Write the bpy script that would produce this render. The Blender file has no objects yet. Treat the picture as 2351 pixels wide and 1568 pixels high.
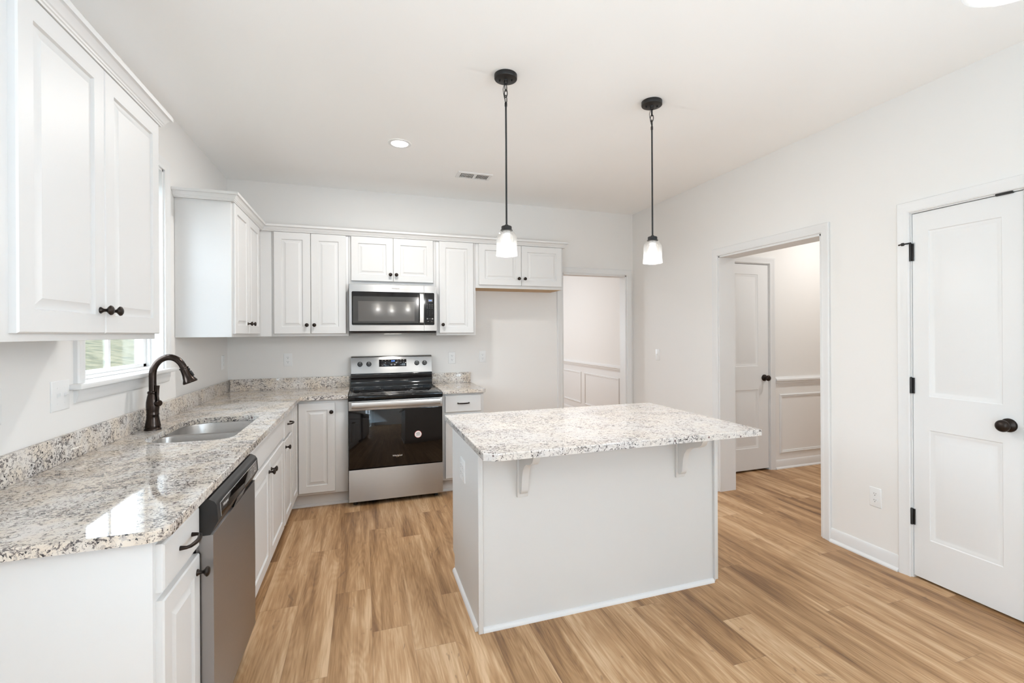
import bpy, bmesh, math, random
from mathutils import Vector, Matrix, Euler
V = Vector
SC = bpy.context.scene
COL = SC.collection
R = math.radians

# ------------------------------------------------------------------ camera
f_px, W_PX, H_PX = 1082.53, 2351, 1568
yaw, roll = R(19.2626), R(-0.3192)
fwd = V((math.sin(yaw), math.cos(yaw), 0)); rt = V((math.cos(yaw), -math.sin(yaw), 0)); up = V((0, 0, 1))
r2 = rt * math.cos(roll) + up * math.sin(roll)
u2 = -rt * math.sin(roll) + up * math.cos(roll)
cam = bpy.data.cameras.new('camera')
cam.sensor_fit = 'HORIZONTAL'; cam.sensor_width = 36.0
cam.lens = f_px / W_PX * 36.0
cam.shift_x = -37.6676 / W_PX
cam.shift_y = -18.5798 / W_PX
cam.clip_start = 0.02; cam.clip_end = 300
XR = 4.064
camo = bpy.data.objects.new('camera', cam); COL.objects.link(camo)
M4 = Matrix.Identity(4)
for i in range(3):
    M4[i][0] = r2[i]; M4[i][1] = u2[i]; M4[i][2] = -fwd[i]
M4[0][3], M4[1][3], M4[2][3] = 1.1218, -4.7498, 1.3965
camo.matrix_world = M4
SC.camera = camo

# ------------------------------------------------------------------ world, fill lamps, exposure
wd = bpy.data.worlds.new('overcast_sky'); SC.world = wd; wd.use_nodes = True
bgn = wd.node_tree.nodes['Background']
bgn.inputs[0].default_value = (0.76, 0.89, 1.0, 1); bgn.inputs[1].default_value = 10.5

def area(name, loc, direction, sx, sy, power, color=(1, 1, 1), spread=180):
    l = bpy.data.lights.new(name, 'AREA'); l.shape = 'RECTANGLE'; l.size = sx; l.size_y = sy
    l.energy = power; l.color = color; l.spread = R(spread)
    o = bpy.data.objects.new(name, l); COL.objects.link(o); o.location = loc
    o.rotation_euler = V(direction).to_track_quat('-Z', 'Y').to_euler()
    return o
# fill lamps added for window light, two tilted up to brighten the ceiling
area('living_left_fill', (0.05, -6.2, 1.1), (0.75, 0.45, 1.0), 1.7, 2.0, 50, (0.59, 0.88, 1.12), 140)
area('living_right_fill', (XR - 0.05, -6.3, 1.5), (-0.8, 0.35, 0.9), 2.2, 1.5, 36, (0.61, 0.88, 1.12), 150)
area('dining_back_fill', (2.6, 4.55, 1.5), (0.25, -1, 0), 1.8, 1.5, 68, (0.82, 0.92, 1.02))  # added fill; the dining room has no window built
SC.view_settings.view_transform = 'Standard'; SC.view_settings.look = 'None'
SC.view_settings.exposure = 0.31; SC.view_settings.gamma = 1.0
SC.view_settings.use_curve_mapping = False
SC.cycles.max_bounces = 14; SC.cycles.diffuse_bounces = 8; SC.cycles.glossy_bounces = 5
SC.cycles.transmission_bounces = 8; SC.cycles.transparent_max_bounces = 16
SC.cycles.sample_clamp_indirect = 6.0
SC.cycles.caustics_reflective = False; SC.cycles.caustics_refractive = False
SC.cycles.use_denoising = True

# ------------------------------------------------------------------ materials
def nodemat(name):
    m = bpy.data.materials.new(name); m.use_nodes = True
    nt = m.node_tree; return m, nt, nt.nodes['Principled BSDF']
def pbr(name, col, rough=0.5, metal=0.0, bump=0.0, bscale=200.0, spec=0.5, vary=0.0, coat=0.0, stretch=None):
    m, nt, p = nodemat(name)
    p.inputs['Base Color'].default_value = (*col, 1); p.inputs['Roughness'].default_value = rough
    p.inputs['Metallic'].default_value = metal; p.inputs['Specular IOR Level'].default_value = spec
    p.inputs['Coat Weight'].default_value = coat
    tc = nt.nodes.new('ShaderNodeTexCoord')
    mp = nt.nodes.new('ShaderNodeMapping')
    if stretch: mp.inputs['Scale'].default_value = stretch
    nt.links.new(tc.outputs['Object'], mp.inputs['Vector'])
    n = nt.nodes.new('ShaderNodeTexNoise'); n.inputs['Scale'].default_value = bscale; n.inputs['Detail'].default_value = 3
    nt.links.new(mp.outputs[0], n.inputs['Vector'])
    if bump > 0:
        b = nt.nodes.new('ShaderNodeBump'); b.inputs['Strength'].default_value = bump; b.inputs['Distance'].default_value = 0.001
        nt.links.new(n.outputs['Fac'], b.inputs['Height']); nt.links.new(b.outputs[0], p.inputs['Normal'])
    if vary > 0:
        mx = nt.nodes.new('ShaderNodeMix'); mx.data_type = 'RGBA'
        mx.inputs['A'].default_value = (*[c * (1 - vary) for c in col], 1)
        mx.inputs['B'].default_value = (*[min(1, c * (1 + vary)) for c in col], 1)
        nt.links.new(n.outputs['Fac'], mx.inputs['Factor']); nt.links.new(mx.outputs['Result'], p.inputs['Base Color'])
    return m
def ramp(nt, stops, interp='LINEAR'):
    r = nt.nodes.new('ShaderNodeValToRGB'); cr = r.color_ramp; cr.interpolation = interp
    while len(cr.elements) < len(stops): cr.elements.new(0.5)
    for e, (p, c) in zip(cr.elements, stops):
        e.position = p; e.color = (*c, 1) if len(c) == 3 else c
    return r
def math_n(nt, op, a, b=None):
    n = nt.nodes.new('ShaderNodeMath'); n.operation = op
    for i, x in enumerate((a, b)):
        if x is None: continue
        if isinstance(x, (int, float)): n.inputs[i].default_value = x
        else: nt.links.new(x, n.inputs[i])
    return n.outputs[0]
def mix_n(nt, fac, a, b, blend='MIX'):
    m = nt.nodes.new('ShaderNodeMix'); m.data_type = 'RGBA'; m.blend_type = blend
    for k, x in (('Factor', fac), ('A', a), ('B', b)):
        if isinstance(x, (int, float)): m.inputs[k].default_value = x
        elif isinstance(x, tuple): m.inputs[k].default_value = (*x, 1)
        else: nt.links.new(x, m.inputs[k])
    return m.outputs['Result']
def emis(name, col, s):
    m, nt, p = nodemat(name)
    p.inputs['Base Color'].default_value = (*col, 1)
    p.inputs['Emission Color'].default_value = (*col, 1); p.inputs['Emission Strength'].default_value = s
    return m

MAT = {}
MAT['wall'] = pbr('wall_paint', (0.765, 0.748, 0.727), 0.6, bump=0.08, bscale=350, spec=0.3)
MAT['ceil'] = pbr('ceiling_paint', (0.91, 0.908, 0.90), 0.75, bump=0.1, bscale=300, spec=0.2)
MAT['trim'] = pbr('trim_paint', (0.735, 0.732, 0.727), 0.42, bump=0.02, bscale=60)
MAT['cab'] = pbr('cabinet_paint', (0.665, 0.658, 0.649), 0.43, bump=0.03, bscale=90, stretch=(1, 1, 0.15))
MAT['island'] = pbr('island_paint', (0.66, 0.65, 0.635), 0.42, bump=0.03, bscale=90)
MAT['plastic'] = pbr('white_plastic', (0.77, 0.77, 0.765), 0.3, bump=0.01)
MAT['slot'] = pbr('outlet_slot', (0.03, 0.03, 0.03), 0.6)
MAT['bronze'] = pbr('oil_rubbed_bronze', (0.028, 0.020, 0.016), 0.36, metal=0.75, bump=0.03, vary=0.35, bscale=60)
MAT['faucet'] = pbr('polished_bronze', (0.055, 0.042, 0.036), 0.20, metal=1.0, vary=0.3, bscale=40)
MAT['blackmetal'] = pbr('matte_black_metal', (0.022, 0.020, 0.019), 0.42, metal=0.4, bump=0.02, vary=0.2)
MAT['blackplastic'] = pbr('black_plastic', (0.013, 0.012, 0.012), 0.35, bump=0.02)
MAT['blackgloss'] = pbr('black_gloss', (0.006, 0.005, 0.005), 0.06, spec=0.32)
MAT['blackglass'] = pbr('dark_oven_glass', (0.006, 0.005, 0.005), 0.03, spec=0.5)
MAT['rawwood'] = pbr('unfinished_plywood', (0.52, 0.34, 0.17), 0.6, vary=0.25, bscale=30, stretch=(1, 8, 8))
MAT['mark'] = pbr('printed_mark', (0.55, 0.54, 0.53), 0.5)
MAT['dimmark'] = pbr('dim_key_print', (0.20, 0.195, 0.19), 0.5)
MAT['darkmark'] = pbr('dark_lettering', (0.10, 0.09, 0.085), 0.4)
MAT['whitemark'] = pbr('silver_lettering', (0.85, 0.83, 0.80), 0.4)
MAT['stickred'] = pbr('sticker_red_ring', (0.6, 0.12, 0.10), 0.5)
MAT['stickwhite'] = pbr('sticker_white', (0.82, 0.78, 0.77), 0.5)
MAT['blue'] = emis('display_digits', (0.10, 0.28, 1.0), 1.6)
MAT['chrome'] = pbr('drain_steel', (0.55, 0.55, 0.55), 0.2, metal=1)
MAT['bulb'] = emis('lit_bulb', (1.0, 0.93, 0.82), 22.0)
MAT['led'] = emis('lit_downlight', (1.0, 0.97, 0.92), 9.0)
MAT['mwlens'] = emis('lit_task_lens', (1.0, 0.95, 0.86), 4.0)

def steel_mat(name, col, rough, axis_scale, aniso=0.0, rot=0.0):
    m, nt, p = nodemat(name)
    p.inputs['Metallic'].default_value = 1.0
    p.inputs['Anisotropic'].default_value = aniso; p.inputs['Anisotropic Rotation'].default_value = rot
    if aniso > 0:
        tg = nt.nodes.new('ShaderNodeTangent'); tg.direction_type = 'RADIAL'; tg.axis = 'Z'; nt.links.new(tg.outputs[0], p.inputs['Tangent'])
    tc = nt.nodes.new('ShaderNodeTexCoord'); mp = nt.nodes.new('ShaderNodeMapping'); mp.inputs['Scale'].default_value = axis_scale
    nt.links.new(tc.outputs['Object'], mp.inputs['Vector'])
    n = nt.nodes.new('ShaderNodeTexNoise'); n.inputs['Scale'].default_value = 1.0; n.inputs['Detail'].default_value = 4
    nt.links.new(mp.outputs[0], n.inputs['Vector'])
    rr = nt.nodes.new('ShaderNodeMapRange'); rr.inputs['To Min'].default_value = rough * 0.75; rr.inputs['To Max'].default_value = rough * 1.3
    nt.links.new(n.outputs['Fac'], rr.inputs['Value']); nt.links.new(rr.outputs[0], p.inputs['Roughness'])
    nt.links.new(mix_n(nt, n.outputs['Fac'], tuple(c * 0.92 for c in col), tuple(min(1, c * 1.06) for c in col)), p.inputs['Base Color'])
    b = nt.nodes.new('ShaderNodeBump'); b.inputs['Strength'].default_value = 0.035; b.inputs['Distance'].default_value = 0.001
    nt.links.new(n.outputs['Fac'], b.inputs['Height']); nt.links.new(b.outputs[0], p.inputs['Normal'])
    return m
MAT['steel'] = steel_mat('brushed_stainless', (0.48, 0.475, 0.47), 0.33, (4, 900, 900), 0.85, 0.25)
MAT['dwsteel'] = steel_mat('brushed_stainless_door', (0.42, 0.40, 0.39), 0.40, (900, 4, 900), 0.85, 0.25)
MAT['sinksteel'] = steel_mat('satin_sink_steel', (0.46, 0.445, 0.43), 0.30, (60, 500, 500))

def glass_mat(name, refl=1.0, tint=(1, 1, 1), haze=0.0):
    m = bpy.data.materials.new(name); m.use_nodes = True; nt = m.node_tree; nt.nodes.clear()
    out = nt.nodes.new('ShaderNodeOutputMaterial')
    tr = nt.nodes.new('ShaderNodeBsdfTransparent'); tr.inputs[0].default_value = (*tint, 1)
    gl = nt.nodes.new('ShaderNodeBsdfGlossy'); gl.inputs['Roughness'].default_value = 0.03
    lw = nt.nodes.new('ShaderNodeFresnel'); lw.inputs[0].default_value = 1.45
    mx = nt.nodes.new('ShaderNodeMixShader')
    nt.links.new(math_n(nt, 'MULTIPLY', lw.outputs[0], refl), mx.inputs[0])
    base = tr.outputs[0]
    if haze > 0:
        tl = nt.nodes.new('ShaderNodeBsdfTranslucent'); df = nt.nodes.new('ShaderNodeBsdfDiffuse')
        ad = nt.nodes.new('ShaderNodeMixShader'); ad.inputs[0].default_value = 0.5
        nt.links.new(tl.outputs[0], ad.inputs[1]); nt.links.new(df.outputs[0], ad.inputs[2])
        tc = nt.nodes.new('ShaderNodeTexCoord')
        vo = nt.nodes.new('ShaderNodeTexVoronoi'); vo.inputs['Scale'].default_value = 170
        nt.links.new(tc.outputs['Object'], vo.inputs['Vector'])
        sp = nt.nodes.new('ShaderNodeMapRange'); sp.inputs['From Min'].default_value = 0.12; sp.inputs['From Max'].default_value = 0.22
        sp.inputs['To Min'].default_value = haze * 2.6; sp.inputs['To Max'].default_value = haze
        nt.links.new(vo.outputs['Distance'], sp.inputs['Value'])
        m2 = nt.nodes.new('ShaderNodeMixShader'); nt.links.new(sp.outputs[0], m2.inputs[0])
        nt.links.new(tr.outputs[0], m2.inputs[1]); nt.links.new(ad.outputs[0], m2.inputs[2]); base = m2.outputs[0]
    nt.links.new(base, mx.inputs[1]); nt.links.new(gl.outputs[0], mx.inputs[2])
    nt.links.new(mx.outputs[0], out.inputs[0])
    return m
MAT['pane'] = glass_mat('window_glass', 0.3)
MAT['seeded'] = glass_mat('seeded_glass', 0.5, haze=0.02)

def granite(name, warm, cool, cloud, bias):
    m, nt, p = nodemat(name); p.inputs['Roughness'].default_value = 0.05; p.inputs['Specular IOR Level'].default_value = 0.5
    tc = nt.nodes.new('ShaderNodeTexCoord'); vec = tc.outputs['Object']
    def noise(scale, det=4, rough=0.6, dist=0.0, off=0):
        mp = nt.nodes.new('ShaderNodeMapping'); mp.inputs['Location'].default_value = (off, off * 1.7, off * 0.6)
        nt.links.new(vec, mp.inputs['Vector'])
        n = nt.nodes.new('ShaderNodeTexNoise'); n.inputs['Scale'].default_value = scale; n.inputs['Detail'].default_value = det
        n.inputs['Roughness'].default_value = rough; n.inputs['Distortion'].default_value = dist
        nt.links.new(mp.outputs[0], n.inputs['Vector']); return n.outputs['Fac']
    base = mix_n(nt, ramp_out(nt, noise(7, 3, off=1), 0.38, 0.62), warm, cool)
    dens = math_n(nt, 'ADD', ramp_out(nt, noise(5.5, 3, 0.6, 0.5, off=3), 0.38, 0.64), bias)
    # soft grey clouds, brown-grey flakes, black flakes
    g = noise(36, 5, 0.68, 0.8, 5)
    base = mix_n(nt, math_n(nt, 'MULTIPLY', ramp_out(nt, g, 0.47, 0.62), cloud), base, (0.40, 0.365, 0.34))
    g2 = noise(62, 5, 0.65, 1.0, 21)
    base = mix_n(nt, math_n(nt, 'MULTIPLY', ramp_out(nt, math_n(nt, 'ADD', g2, math_n(nt, 'MULTIPLY', dens, 0.05)), 0.55, 0.60), 0.6), base, (0.26, 0.225, 0.21))
    k = math_n(nt, 'ADD', noise(78, 4, 0.6, 1.2, 9), math_n(nt, 'MULTIPLY', dens, 0.075))
    base = mix_n(nt, math_n(nt, 'MULTIPLY', ramp_out(nt, k, 0.60, 0.64), 0.9), base, (0.10, 0.085, 0.085))
    k2 = math_n(nt, 'ADD', noise(105, 3, 0.55, 0.6, 14), math_n(nt, 'MULTIPLY', dens, 0.065))
    base = mix_n(nt, ramp_out(nt, k2, 0.65, 0.675), base, (0.03, 0.027, 0.03))
    # garnet specks
    vo = nt.nodes.new('ShaderNodeTexVoronoi'); vo.inputs['Scale'].default_value = 42; nt.links.new(vec, vo.inputs['Vector'])
    sep = nt.nodes.new('ShaderNodeSeparateColor'); nt.links.new(vo.outputs['Color'], sep.inputs[0])
    sel = math_n(nt, 'MULTIPLY', math_n(nt, 'LESS_THAN', vo.outputs['Distance'], 0.22), math_n(nt, 'GREATER_THAN', sep.outputs[0], 0.86))
    base = mix_n(nt, math_n(nt, 'MULTIPLY', sel, 0.85), base, (0.10, 0.045, 0.05))
    nt.links.new(base, p.inputs['Base Color'])
    return m
def ramp_out(nt, x, lo, hi):
    n = nt.nodes.new('ShaderNodeMapRange'); n.interpolation_type = 'SMOOTHSTEP'
    n.inputs['From Min'].default_value = lo; n.inputs['From Max'].default_value = hi
    nt.links.new(x, n.inputs['Value']); return n.outputs[0]
MAT['granite'] = granite('granite', (0.66, 0.58, 0.49), (0.66, 0.625, 0.59), 0.22, 0.05)
MAT['granite_island'] = granite('pale_granite', (0.66, 0.61, 0.56), (0.645, 0.615, 0.595), 0.28, -0.35)

def floor_mat():
    m, nt, p = nodemat('vinyl_plank'); p.inputs['Roughness'].default_value = 0.42; p.inputs['Specular IOR Level'].default_value = 0.35
    g = nt.nodes.new('ShaderNodeNewGeometry'); s = nt.nodes.new('ShaderNodeSeparateXYZ'); nt.links.new(g.outputs['Position'], s.inputs[0])
    X, Y = s.outputs[0], s.outputs[1]
    PWID, PLEN = 0.178, 1.22
    xr = math_n(nt, 'DIVIDE', math_n(nt, 'ADD', X, 20.03), PWID); row = math_n(nt, 'FLOOR', xr)
    wn = nt.nodes.new('ShaderNodeTexWhiteNoise'); wn.noise_dimensions = '1D'; nt.links.new(row, wn.inputs['W'])
    yr = math_n(nt, 'ADD', math_n(nt, 'DIVIDE', math_n(nt, 'ADD', Y, 40.0), PLEN), wn.outputs['Value']); colm = math_n(nt, 'FLOOR', yr)
    cmb = nt.nodes.new('ShaderNodeCombineXYZ'); nt.links.new(row, cmb.inputs[0]); nt.links.new(colm, cmb.inputs[1])
    wi = nt.nodes.new('ShaderNodeTexWhiteNoise'); wi.noise_dimensions = '2D'; nt.links.new(cmb.outputs[0], wi.inputs['Vector'])
    pid = wi.outputs['Value']
    def grain(sx, sy, sc, det, dist, offk):
        c = nt.nodes.new('ShaderNodeCombineXYZ')
        nt.links.new(math_n(nt, 'MULTIPLY', X, sx), c.inputs[0]); nt.links.new(math_n(nt, 'MULTIPLY', Y, sy), c.inputs[1])
        nt.links.new(math_n(nt, 'MULTIPLY', pid, offk), c.inputs[2])
        n = nt.nodes.new('ShaderNodeTexNoise'); n.inputs['Scale'].default_value = sc; n.inputs['Detail'].default_value = det
        n.inputs['Distortion'].default_value = dist; n.inputs['Roughness'].default_value = 0.6
        nt.links.new(c.outputs[0], n.inputs['Vector']); return n.outputs['Fac']
    bands = grain(11, 0.9, 1.0, 2, 0.4, 37)
    fine = grain(150, 5, 1.0, 4, 0.3, 91)
    mid = grain(34, 2.2, 1.0, 3, 1.6, 53)
    knot = grain(9, 4.5, 1.0, 2, 2.5, 71)
    # cathedral rings
    c = nt.nodes.new('ShaderNodeCombineXYZ')
    nt.links.new(math_n(nt, 'ADD', math_n(nt, 'MULTIPLY', X, 7.0), math_n(nt, 'MULTIPLY', pid, 13)), c.inputs[0])
    nt.links.new(math_n(nt, 'MULTIPLY', Y, 0.9), c.inputs[1]); nt.links.new(math_n(nt, 'MULTIPLY', pid, 29), c.inputs[2])
    nz = nt.nodes.new('ShaderNodeTexNoise'); nz.inputs['Scale'].default_value = 1.0; nz.inputs['Detail'].default_value = 1.5
    nt.links.new(c.outputs[0], nz.inputs['Vector'])
    rings = math_n(nt, 'SINE', math_n(nt, 'MULTIPLY', nz.outputs['Fac'], 150.0))
    rings = math_n(nt, 'ADD', math_n(nt, 'MULTIPLY', rings, 0.5), 0.5)
    col = ramp(nt, [(0.22, (0.175, 0.088, 0.040)), (0.42, (0.345, 0.192, 0.088)), (0.58, (0.48, 0.290, 0.148)), (0.80, (0.67, 0.465, 0.285))])
    v = math_n(nt, 'ADD', math_n(nt, 'MULTIPLY', bands, 1.05), math_n(nt, 'MULTIPLY', math_n(nt, 'SUBTRACT', mid, 0.5), 0.38))
    v = math_n(nt, 'ADD', v, math_n(nt, 'MULTIPLY', math_n(nt, 'SUBTRACT', fine, 0.5), 0.42))
    v = math_n(nt, 'ADD', v, math_n(nt, 'MULTIPLY', math_n(nt, 'SUBTRACT', pid, 0.5), 0.14))
    v = math_n(nt, 'ADD', v, math_n(nt, 'MULTIPLY', math_n(nt, 'SUBTRACT', rings, 0.5), 0.055))
    v = math_n(nt, 'ADD', v, 0.0)
    nt.links.new(v, col.inputs[0])
    out = col.outputs[0]
    out = mix_n(nt, math_n(nt, 'MULTIPLY', ramp_out(nt, knot, 0.66, 0.76), 0.45), out, (0.17, 0.10, 0.06))
    # seams
    fx = math_n(nt, 'FRACT', xr); fy = math_n(nt, 'FRACT', yr)
    sx = math_n(nt, 'LESS_THAN', fx, 0.008); sy = math_n(nt, 'LESS_THAN', fy, 0.0016)
    seam = math_n(nt, 'MAXIMUM', sx, sy)
    out = mix_n(nt, math_n(nt, 'MULTIPLY', seam, 0.45), out, (0.14, 0.08, 0.05))
    nt.links.new(out, p.inputs['Base Color'])
    b = nt.nodes.new('ShaderNodeBump'); b.inputs['Strength'].default_value = 0.12; b.inputs['Distance'].default_value = 0.001
    nt.links.new(math_n(nt, 'SUBTRACT', fine, seam), b.inputs['Height']); nt.links.new(b.outputs[0], p.inputs['Normal'])
    return m
MAT['floor'] = floor_mat()
def lawn_mat():
    m, nt, p = nodemat('lawn_grass'); p.inputs['Roughness'].default_value = 0.9; p.inputs['Specular IOR Level'].default_value = 0.1
    tc = nt.nodes.new('ShaderNodeTexCoord')
    n = nt.nodes.new('ShaderNodeTexNoise'); n.inputs['Scale'].default_value = 2.5; n.inputs['Detail'].default_value = 7; n.inputs['Roughness'].default_value = 0.7
    nt.links.new(tc.outputs['Object'], n.inputs['Vector'])
    r = ramp(nt, [(0.40, (0.022, 0.023, 0.008)), (0.5, (0.046, 0.043, 0.020)), (0.58, (0.072, 0.062, 0.034))])
    nt.links.new(n.outputs['Fac'], r.inputs[0]); nt.links.new(r.outputs[0], p.inputs['Base Color'])
    return m
MAT['lawn'] = lawn_mat()

# ------------------------------------------------------------------ mesh helpers
class B:
    def __init__(s): s.bm = bmesh.new(); s.mi = 0
    def face(s, vs):
        try:
            f = s.bm.faces.new(vs); f.material_index = s.mi; return f
        except ValueError: return None
    def box(s, x0, y0, z0, x1, y1, z1, bev=0.0, seg=2):
        if x0 > x1: x0, x1 = x1, x0
        if y0 > y1: y0, y1 = y1, y0
        if z0 > z1: z0, z1 = z1, z0
        t = bmesh.new()
        vs = [t.verts.new((x, y, z)) for x in (x0, x1) for y in (y0, y1) for z in (z0, z1)]
        for q in ((0, 1, 3, 2), (4, 6, 7, 5), (0, 4, 5, 1), (2, 3, 7, 6), (0, 2, 6, 4), (1, 5, 7, 3)):
            t.faces.new([vs[i] for i in q])
        if bev > 0: bmesh.ops.bevel(t, geom=t.edges[:], offset=bev, segments=seg, affect='EDGES', profile=0.5, clamp_overlap=True)
        s.merge(t); return s
    def merge(s, t):
        mp = {}
        for v in t.verts: mp[v] = s.bm.verts.new(v.co)
        for f in t.faces:
            nf = s.face([mp[v] for v in f.verts])
        t.free()
    def lathe(s, prof, O, axis, seg=28, caps=True):
        O = V(O); A = V(axis).normalized()
        X = A.orthogonal().normalized(); Y = A.cross(X)
        rings = []
        for r, h in prof:
            if r < 1e-6: rings.append([s.bm.verts.new(O + A * h)])
            else: rings.append([s.bm.verts.new(O + A * h + (X * math.cos(2 * math.pi * i / seg) + Y * math.sin(2 * math.pi * i / seg)) * r) for i in range(seg)])
        for a, b in zip(rings, rings[1:]):
            for i in range(seg):
                j = (i + 1) % seg
                if len(a) == 1 and len(b) == 1: continue
                if len(a) == 1: s.face([a[0], b[j], b[i]][::-1])
                elif len(b) == 1: s.face([a[i], a[j], b[0]])
                else: s.face([a[i], a[j], b[j], b[i]])
        if caps:
            if len(rings[0]) > 1: s.face(rings[0][::-1])
            if len(rings[-1]) > 1: s.face(rings[-1])
        return s
    def tube(s, pts, r, seg=12, closed=False, caps=True, flat=1.0):
        pts = [V(p) for p in pts]; n = len(pts)
        rr = r if isinstance(r, (list, tuple)) else [r] * n
        rings = []; prevx = None
        for i, p in enumerate(pts):
            if closed: d = (pts[(i + 1) % n] - pts[i - 1]).normalized()
            else: d = (pts[min(i + 1, n - 1)] - pts[max(i - 1, 0)]).normalized()
            x = d.orthogonal().normalized() if prevx is None else (prevx - d * prevx.dot(d)).normalized()
            prevx = x; y = d.cross(x)
            rings.append([s.bm.verts.new(p + (x * math.cos(2 * math.pi * k / seg) * flat + y * math.sin(2 * math.pi * k / seg)) * rr[i]) for k in range(seg)])
        m = n if closed else n - 1
        for i in range(m):
            a, b = rings[i], rings[(i + 1) % n]
            for k in range(seg):
                l = (k + 1) % seg; s.face([a[k], a[l], b[l], b[k]])
        if caps and not closed: s.face(rings[0][::-1]); s.face(rings[-1])
        return s
    def prism(s, poly, fn, e0, e1):
        """poly: 2-D points; fn(u, v, e) -> 3-D; extruded from e0 to e1"""
        a = [s.bm.verts.new(fn(u, v, e0)) for u, v in poly]; b = [s.bm.verts.new(fn(u, v, e1)) for u, v in poly]
        n = len(poly)
        for i in range(n):
            j = (i + 1) % n; s.face([a[i], a[j], b[j], b[i]])
        s.face(a[::-1]); s.face(b); return s
    def sweep(s, path, prof, N, closed=False):
        N = V(N); P = [V(p) for p in path]; n = len(P); rows = []
        for i in range(n):
            if closed: d0 = (P[i] - P[i - 1]).normalized(); d1 = (P[(i + 1) % n] - P[i]).normalized()
            else:
                d0 = (P[i] - P[i - 1]).normalized() if i else (P[1] - P[0]).normalized()
                d1 = (P[i + 1] - P[i]).normalized() if i < n - 1 else d0
            n0, n1 = N.cross(d0), N.cross(d1); m = (n0 + n1) / (1 + n0.dot(n1))
            rows.append([s.bm.verts.new(P[i] + m * a + N * c) for a, c in prof])
        k = len(prof)
        for i in range(n if closed else n - 1):
            a, b = rows[i], rows[(i + 1) % n]
            for j in range(k):
                l = (j + 1) % k; s.face([a[j], b[j], b[l], a[l]])
        if not closed: s.face(rows[0]); s.face(rows[-1][::-1])
        return s
    def rings(s, loops, cap=True, close=False):
        rs = [[s.bm.verts.new(p) for p in lp] for lp in loops]; n = len(rs[0])
        for a, b in zip(rs, rs[1:]):
            for i in range(n):
                j = (i + 1) % n; s.face([a[i], a[j], b[j], b[i]])
        if cap: s.face(rs[-1])
        if close: s.face(rs[0][::-1])
        return s
    def text(s, txt, F, width=None, height=None, depth=0.0004, sx=1.0):
        cu = bpy.data.curves.new('tmp', 'FONT'); cu.body = txt; cu.align_x = 'CENTER'; cu.align_y = 'CENTER'
        cu.extrude = 0.0; o = bpy.data.objects.new('tmp', cu); COL.objects.link(o)
        dg = bpy.context.evaluated_depsgraph_get(); dg.update()
        me = bpy.data.meshes.new_from_object(o.evaluated_get(dg))
        xs = [v.co.x for v in me.vertices]; ys = [v.co.y for v in me.vertices]
        w, h = max(xs) - min(xs), max(ys) - min(ys); cx, cy = (max(xs) + min(xs)) / 2, (max(ys) + min(ys)) / 2
        k = (width / w) if width else (height / h)
        vs = [s.bm.verts.new(F((v.co.x - cx) * k * sx, (v.co.y - cy) * k, depth)) for v in me.vertices]
        for p in me.polygons: s.face([vs[i] for i in p.vertices])
        bpy.data.objects.remove(o); bpy.data.curves.remove(cu); bpy.data.meshes.remove(me)
        return s
    def build(s, name, mats, parent=None, smooth=True, norm=True, ang=32):
        bm = s.bm
        if norm: bmesh.ops.recalc_face_normals(bm, faces=bm.faces[:])
        co = [v.co for v in bm.verts]
        lo = V([min(c[i] for c in co) for i in range(3)]); hi = V([max(c[i] for c in co) for i in range(3)])
        c = V(((lo.x + hi.x) / 2, (lo.y + hi.y) / 2, lo.z))
        for v in bm.verts: v.co = v.co - c
        me = bpy.data.meshes.new(name); bm.to_mesh(me); bm.free()
        if smooth and len(me.polygons):
            me.polygons.foreach_set('use_smooth', [True] * len(me.polygons)); me.set_sharp_from_angle(angle=R(ang))
        if not isinstance(mats, (list, tuple)): mats = [mats]
        for m in mats: me.materials.append(MAT[m])
        o = bpy.data.objects.new(name, me); COL.objects.link(o)
        put(o, c, parent); return o
WL = {}
def put(o, c, parent):
    WL[o.name] = V(c)
    if parent is not None:
        o.parent = parent; o.location = V(c) - WL[parent.name]
    else: o.location = c
def tag(o, label=None, cat=None, group=None, kind=None):
    if label: o['label'] = label
    if cat: o['category'] = cat
    if group: o['group'] = group
    if kind: o['kind'] = kind
    return o
def thing(name, loc, label, cat, group=None):
    o = bpy.data.objects.new(name, None); o.empty_display_size = 0.05; COL.objects.link(o)
    put(o, V(loc), None); return tag(o, label, cat, group)
def struct_empty(name, loc):
    o = bpy.data.objects.new(name, None); o.empty_display_size = 0.05; COL.objects.link(o); put(o, V(loc), None)
    o['kind'] = 'structure'; return o
def structure(name, b, mat, parent=None, **k):
    o = b.build(name, mat, parent, **k)
    if parent is None: o['kind'] = 'structure'
    return o
def frame(O, U, Vv, N):
    O, U, Vv, N = V(O), V(U), V(Vv), V(N)
    return lambda u, v, n=0.0: O + U * u + Vv * v + N * n
# wall frames: origin on the plane, u to the right as seen from the room, v up, n into the room
def FB(x, z, y): return frame((x, y, z), (1, 0, 0), (0, 0, 1), (0, -1, 0))      # faces -y
def FL(y, z, x): return frame((x, y, z), (0, 1, 0), (0, 0, 1), (1, 0, 0))       # faces +x
def FR(y, z, x): return frame((x, y, z), (0, -1, 0), (0, 0, 1), (-1, 0, 0))     # faces -x
def rect(F, u0, v0, u1, v1, n): return [F(u0, v0, n), F(u1, v0, n), F(u1, v1, n), F(u0, v1, n)]
def fbox(b, F, u0, v0, u1, v1, n0, n1, bev=0.0):
    p, q = F(u0, v0, n0), F(u1, v1, n1)
    return b.box(p.x, p.y, p.z, q.x, q.y, q.z, bev)
def panel_face(b, F, u0, v0, u1, v1, loops, cap=True, close=False):
    return b.rings([rect(F, u0 + i, v0 + i, u1 - i, v1 - i, n) for i, n in loops], cap, close)

# ------------------------------------------------------------------ room dimensions
H = 2.762; XR = 4.064; YR = -8.2; CT = 0.904
X_HALL = 7.0; Y_D = 4.6; X_D = 4.64

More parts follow.
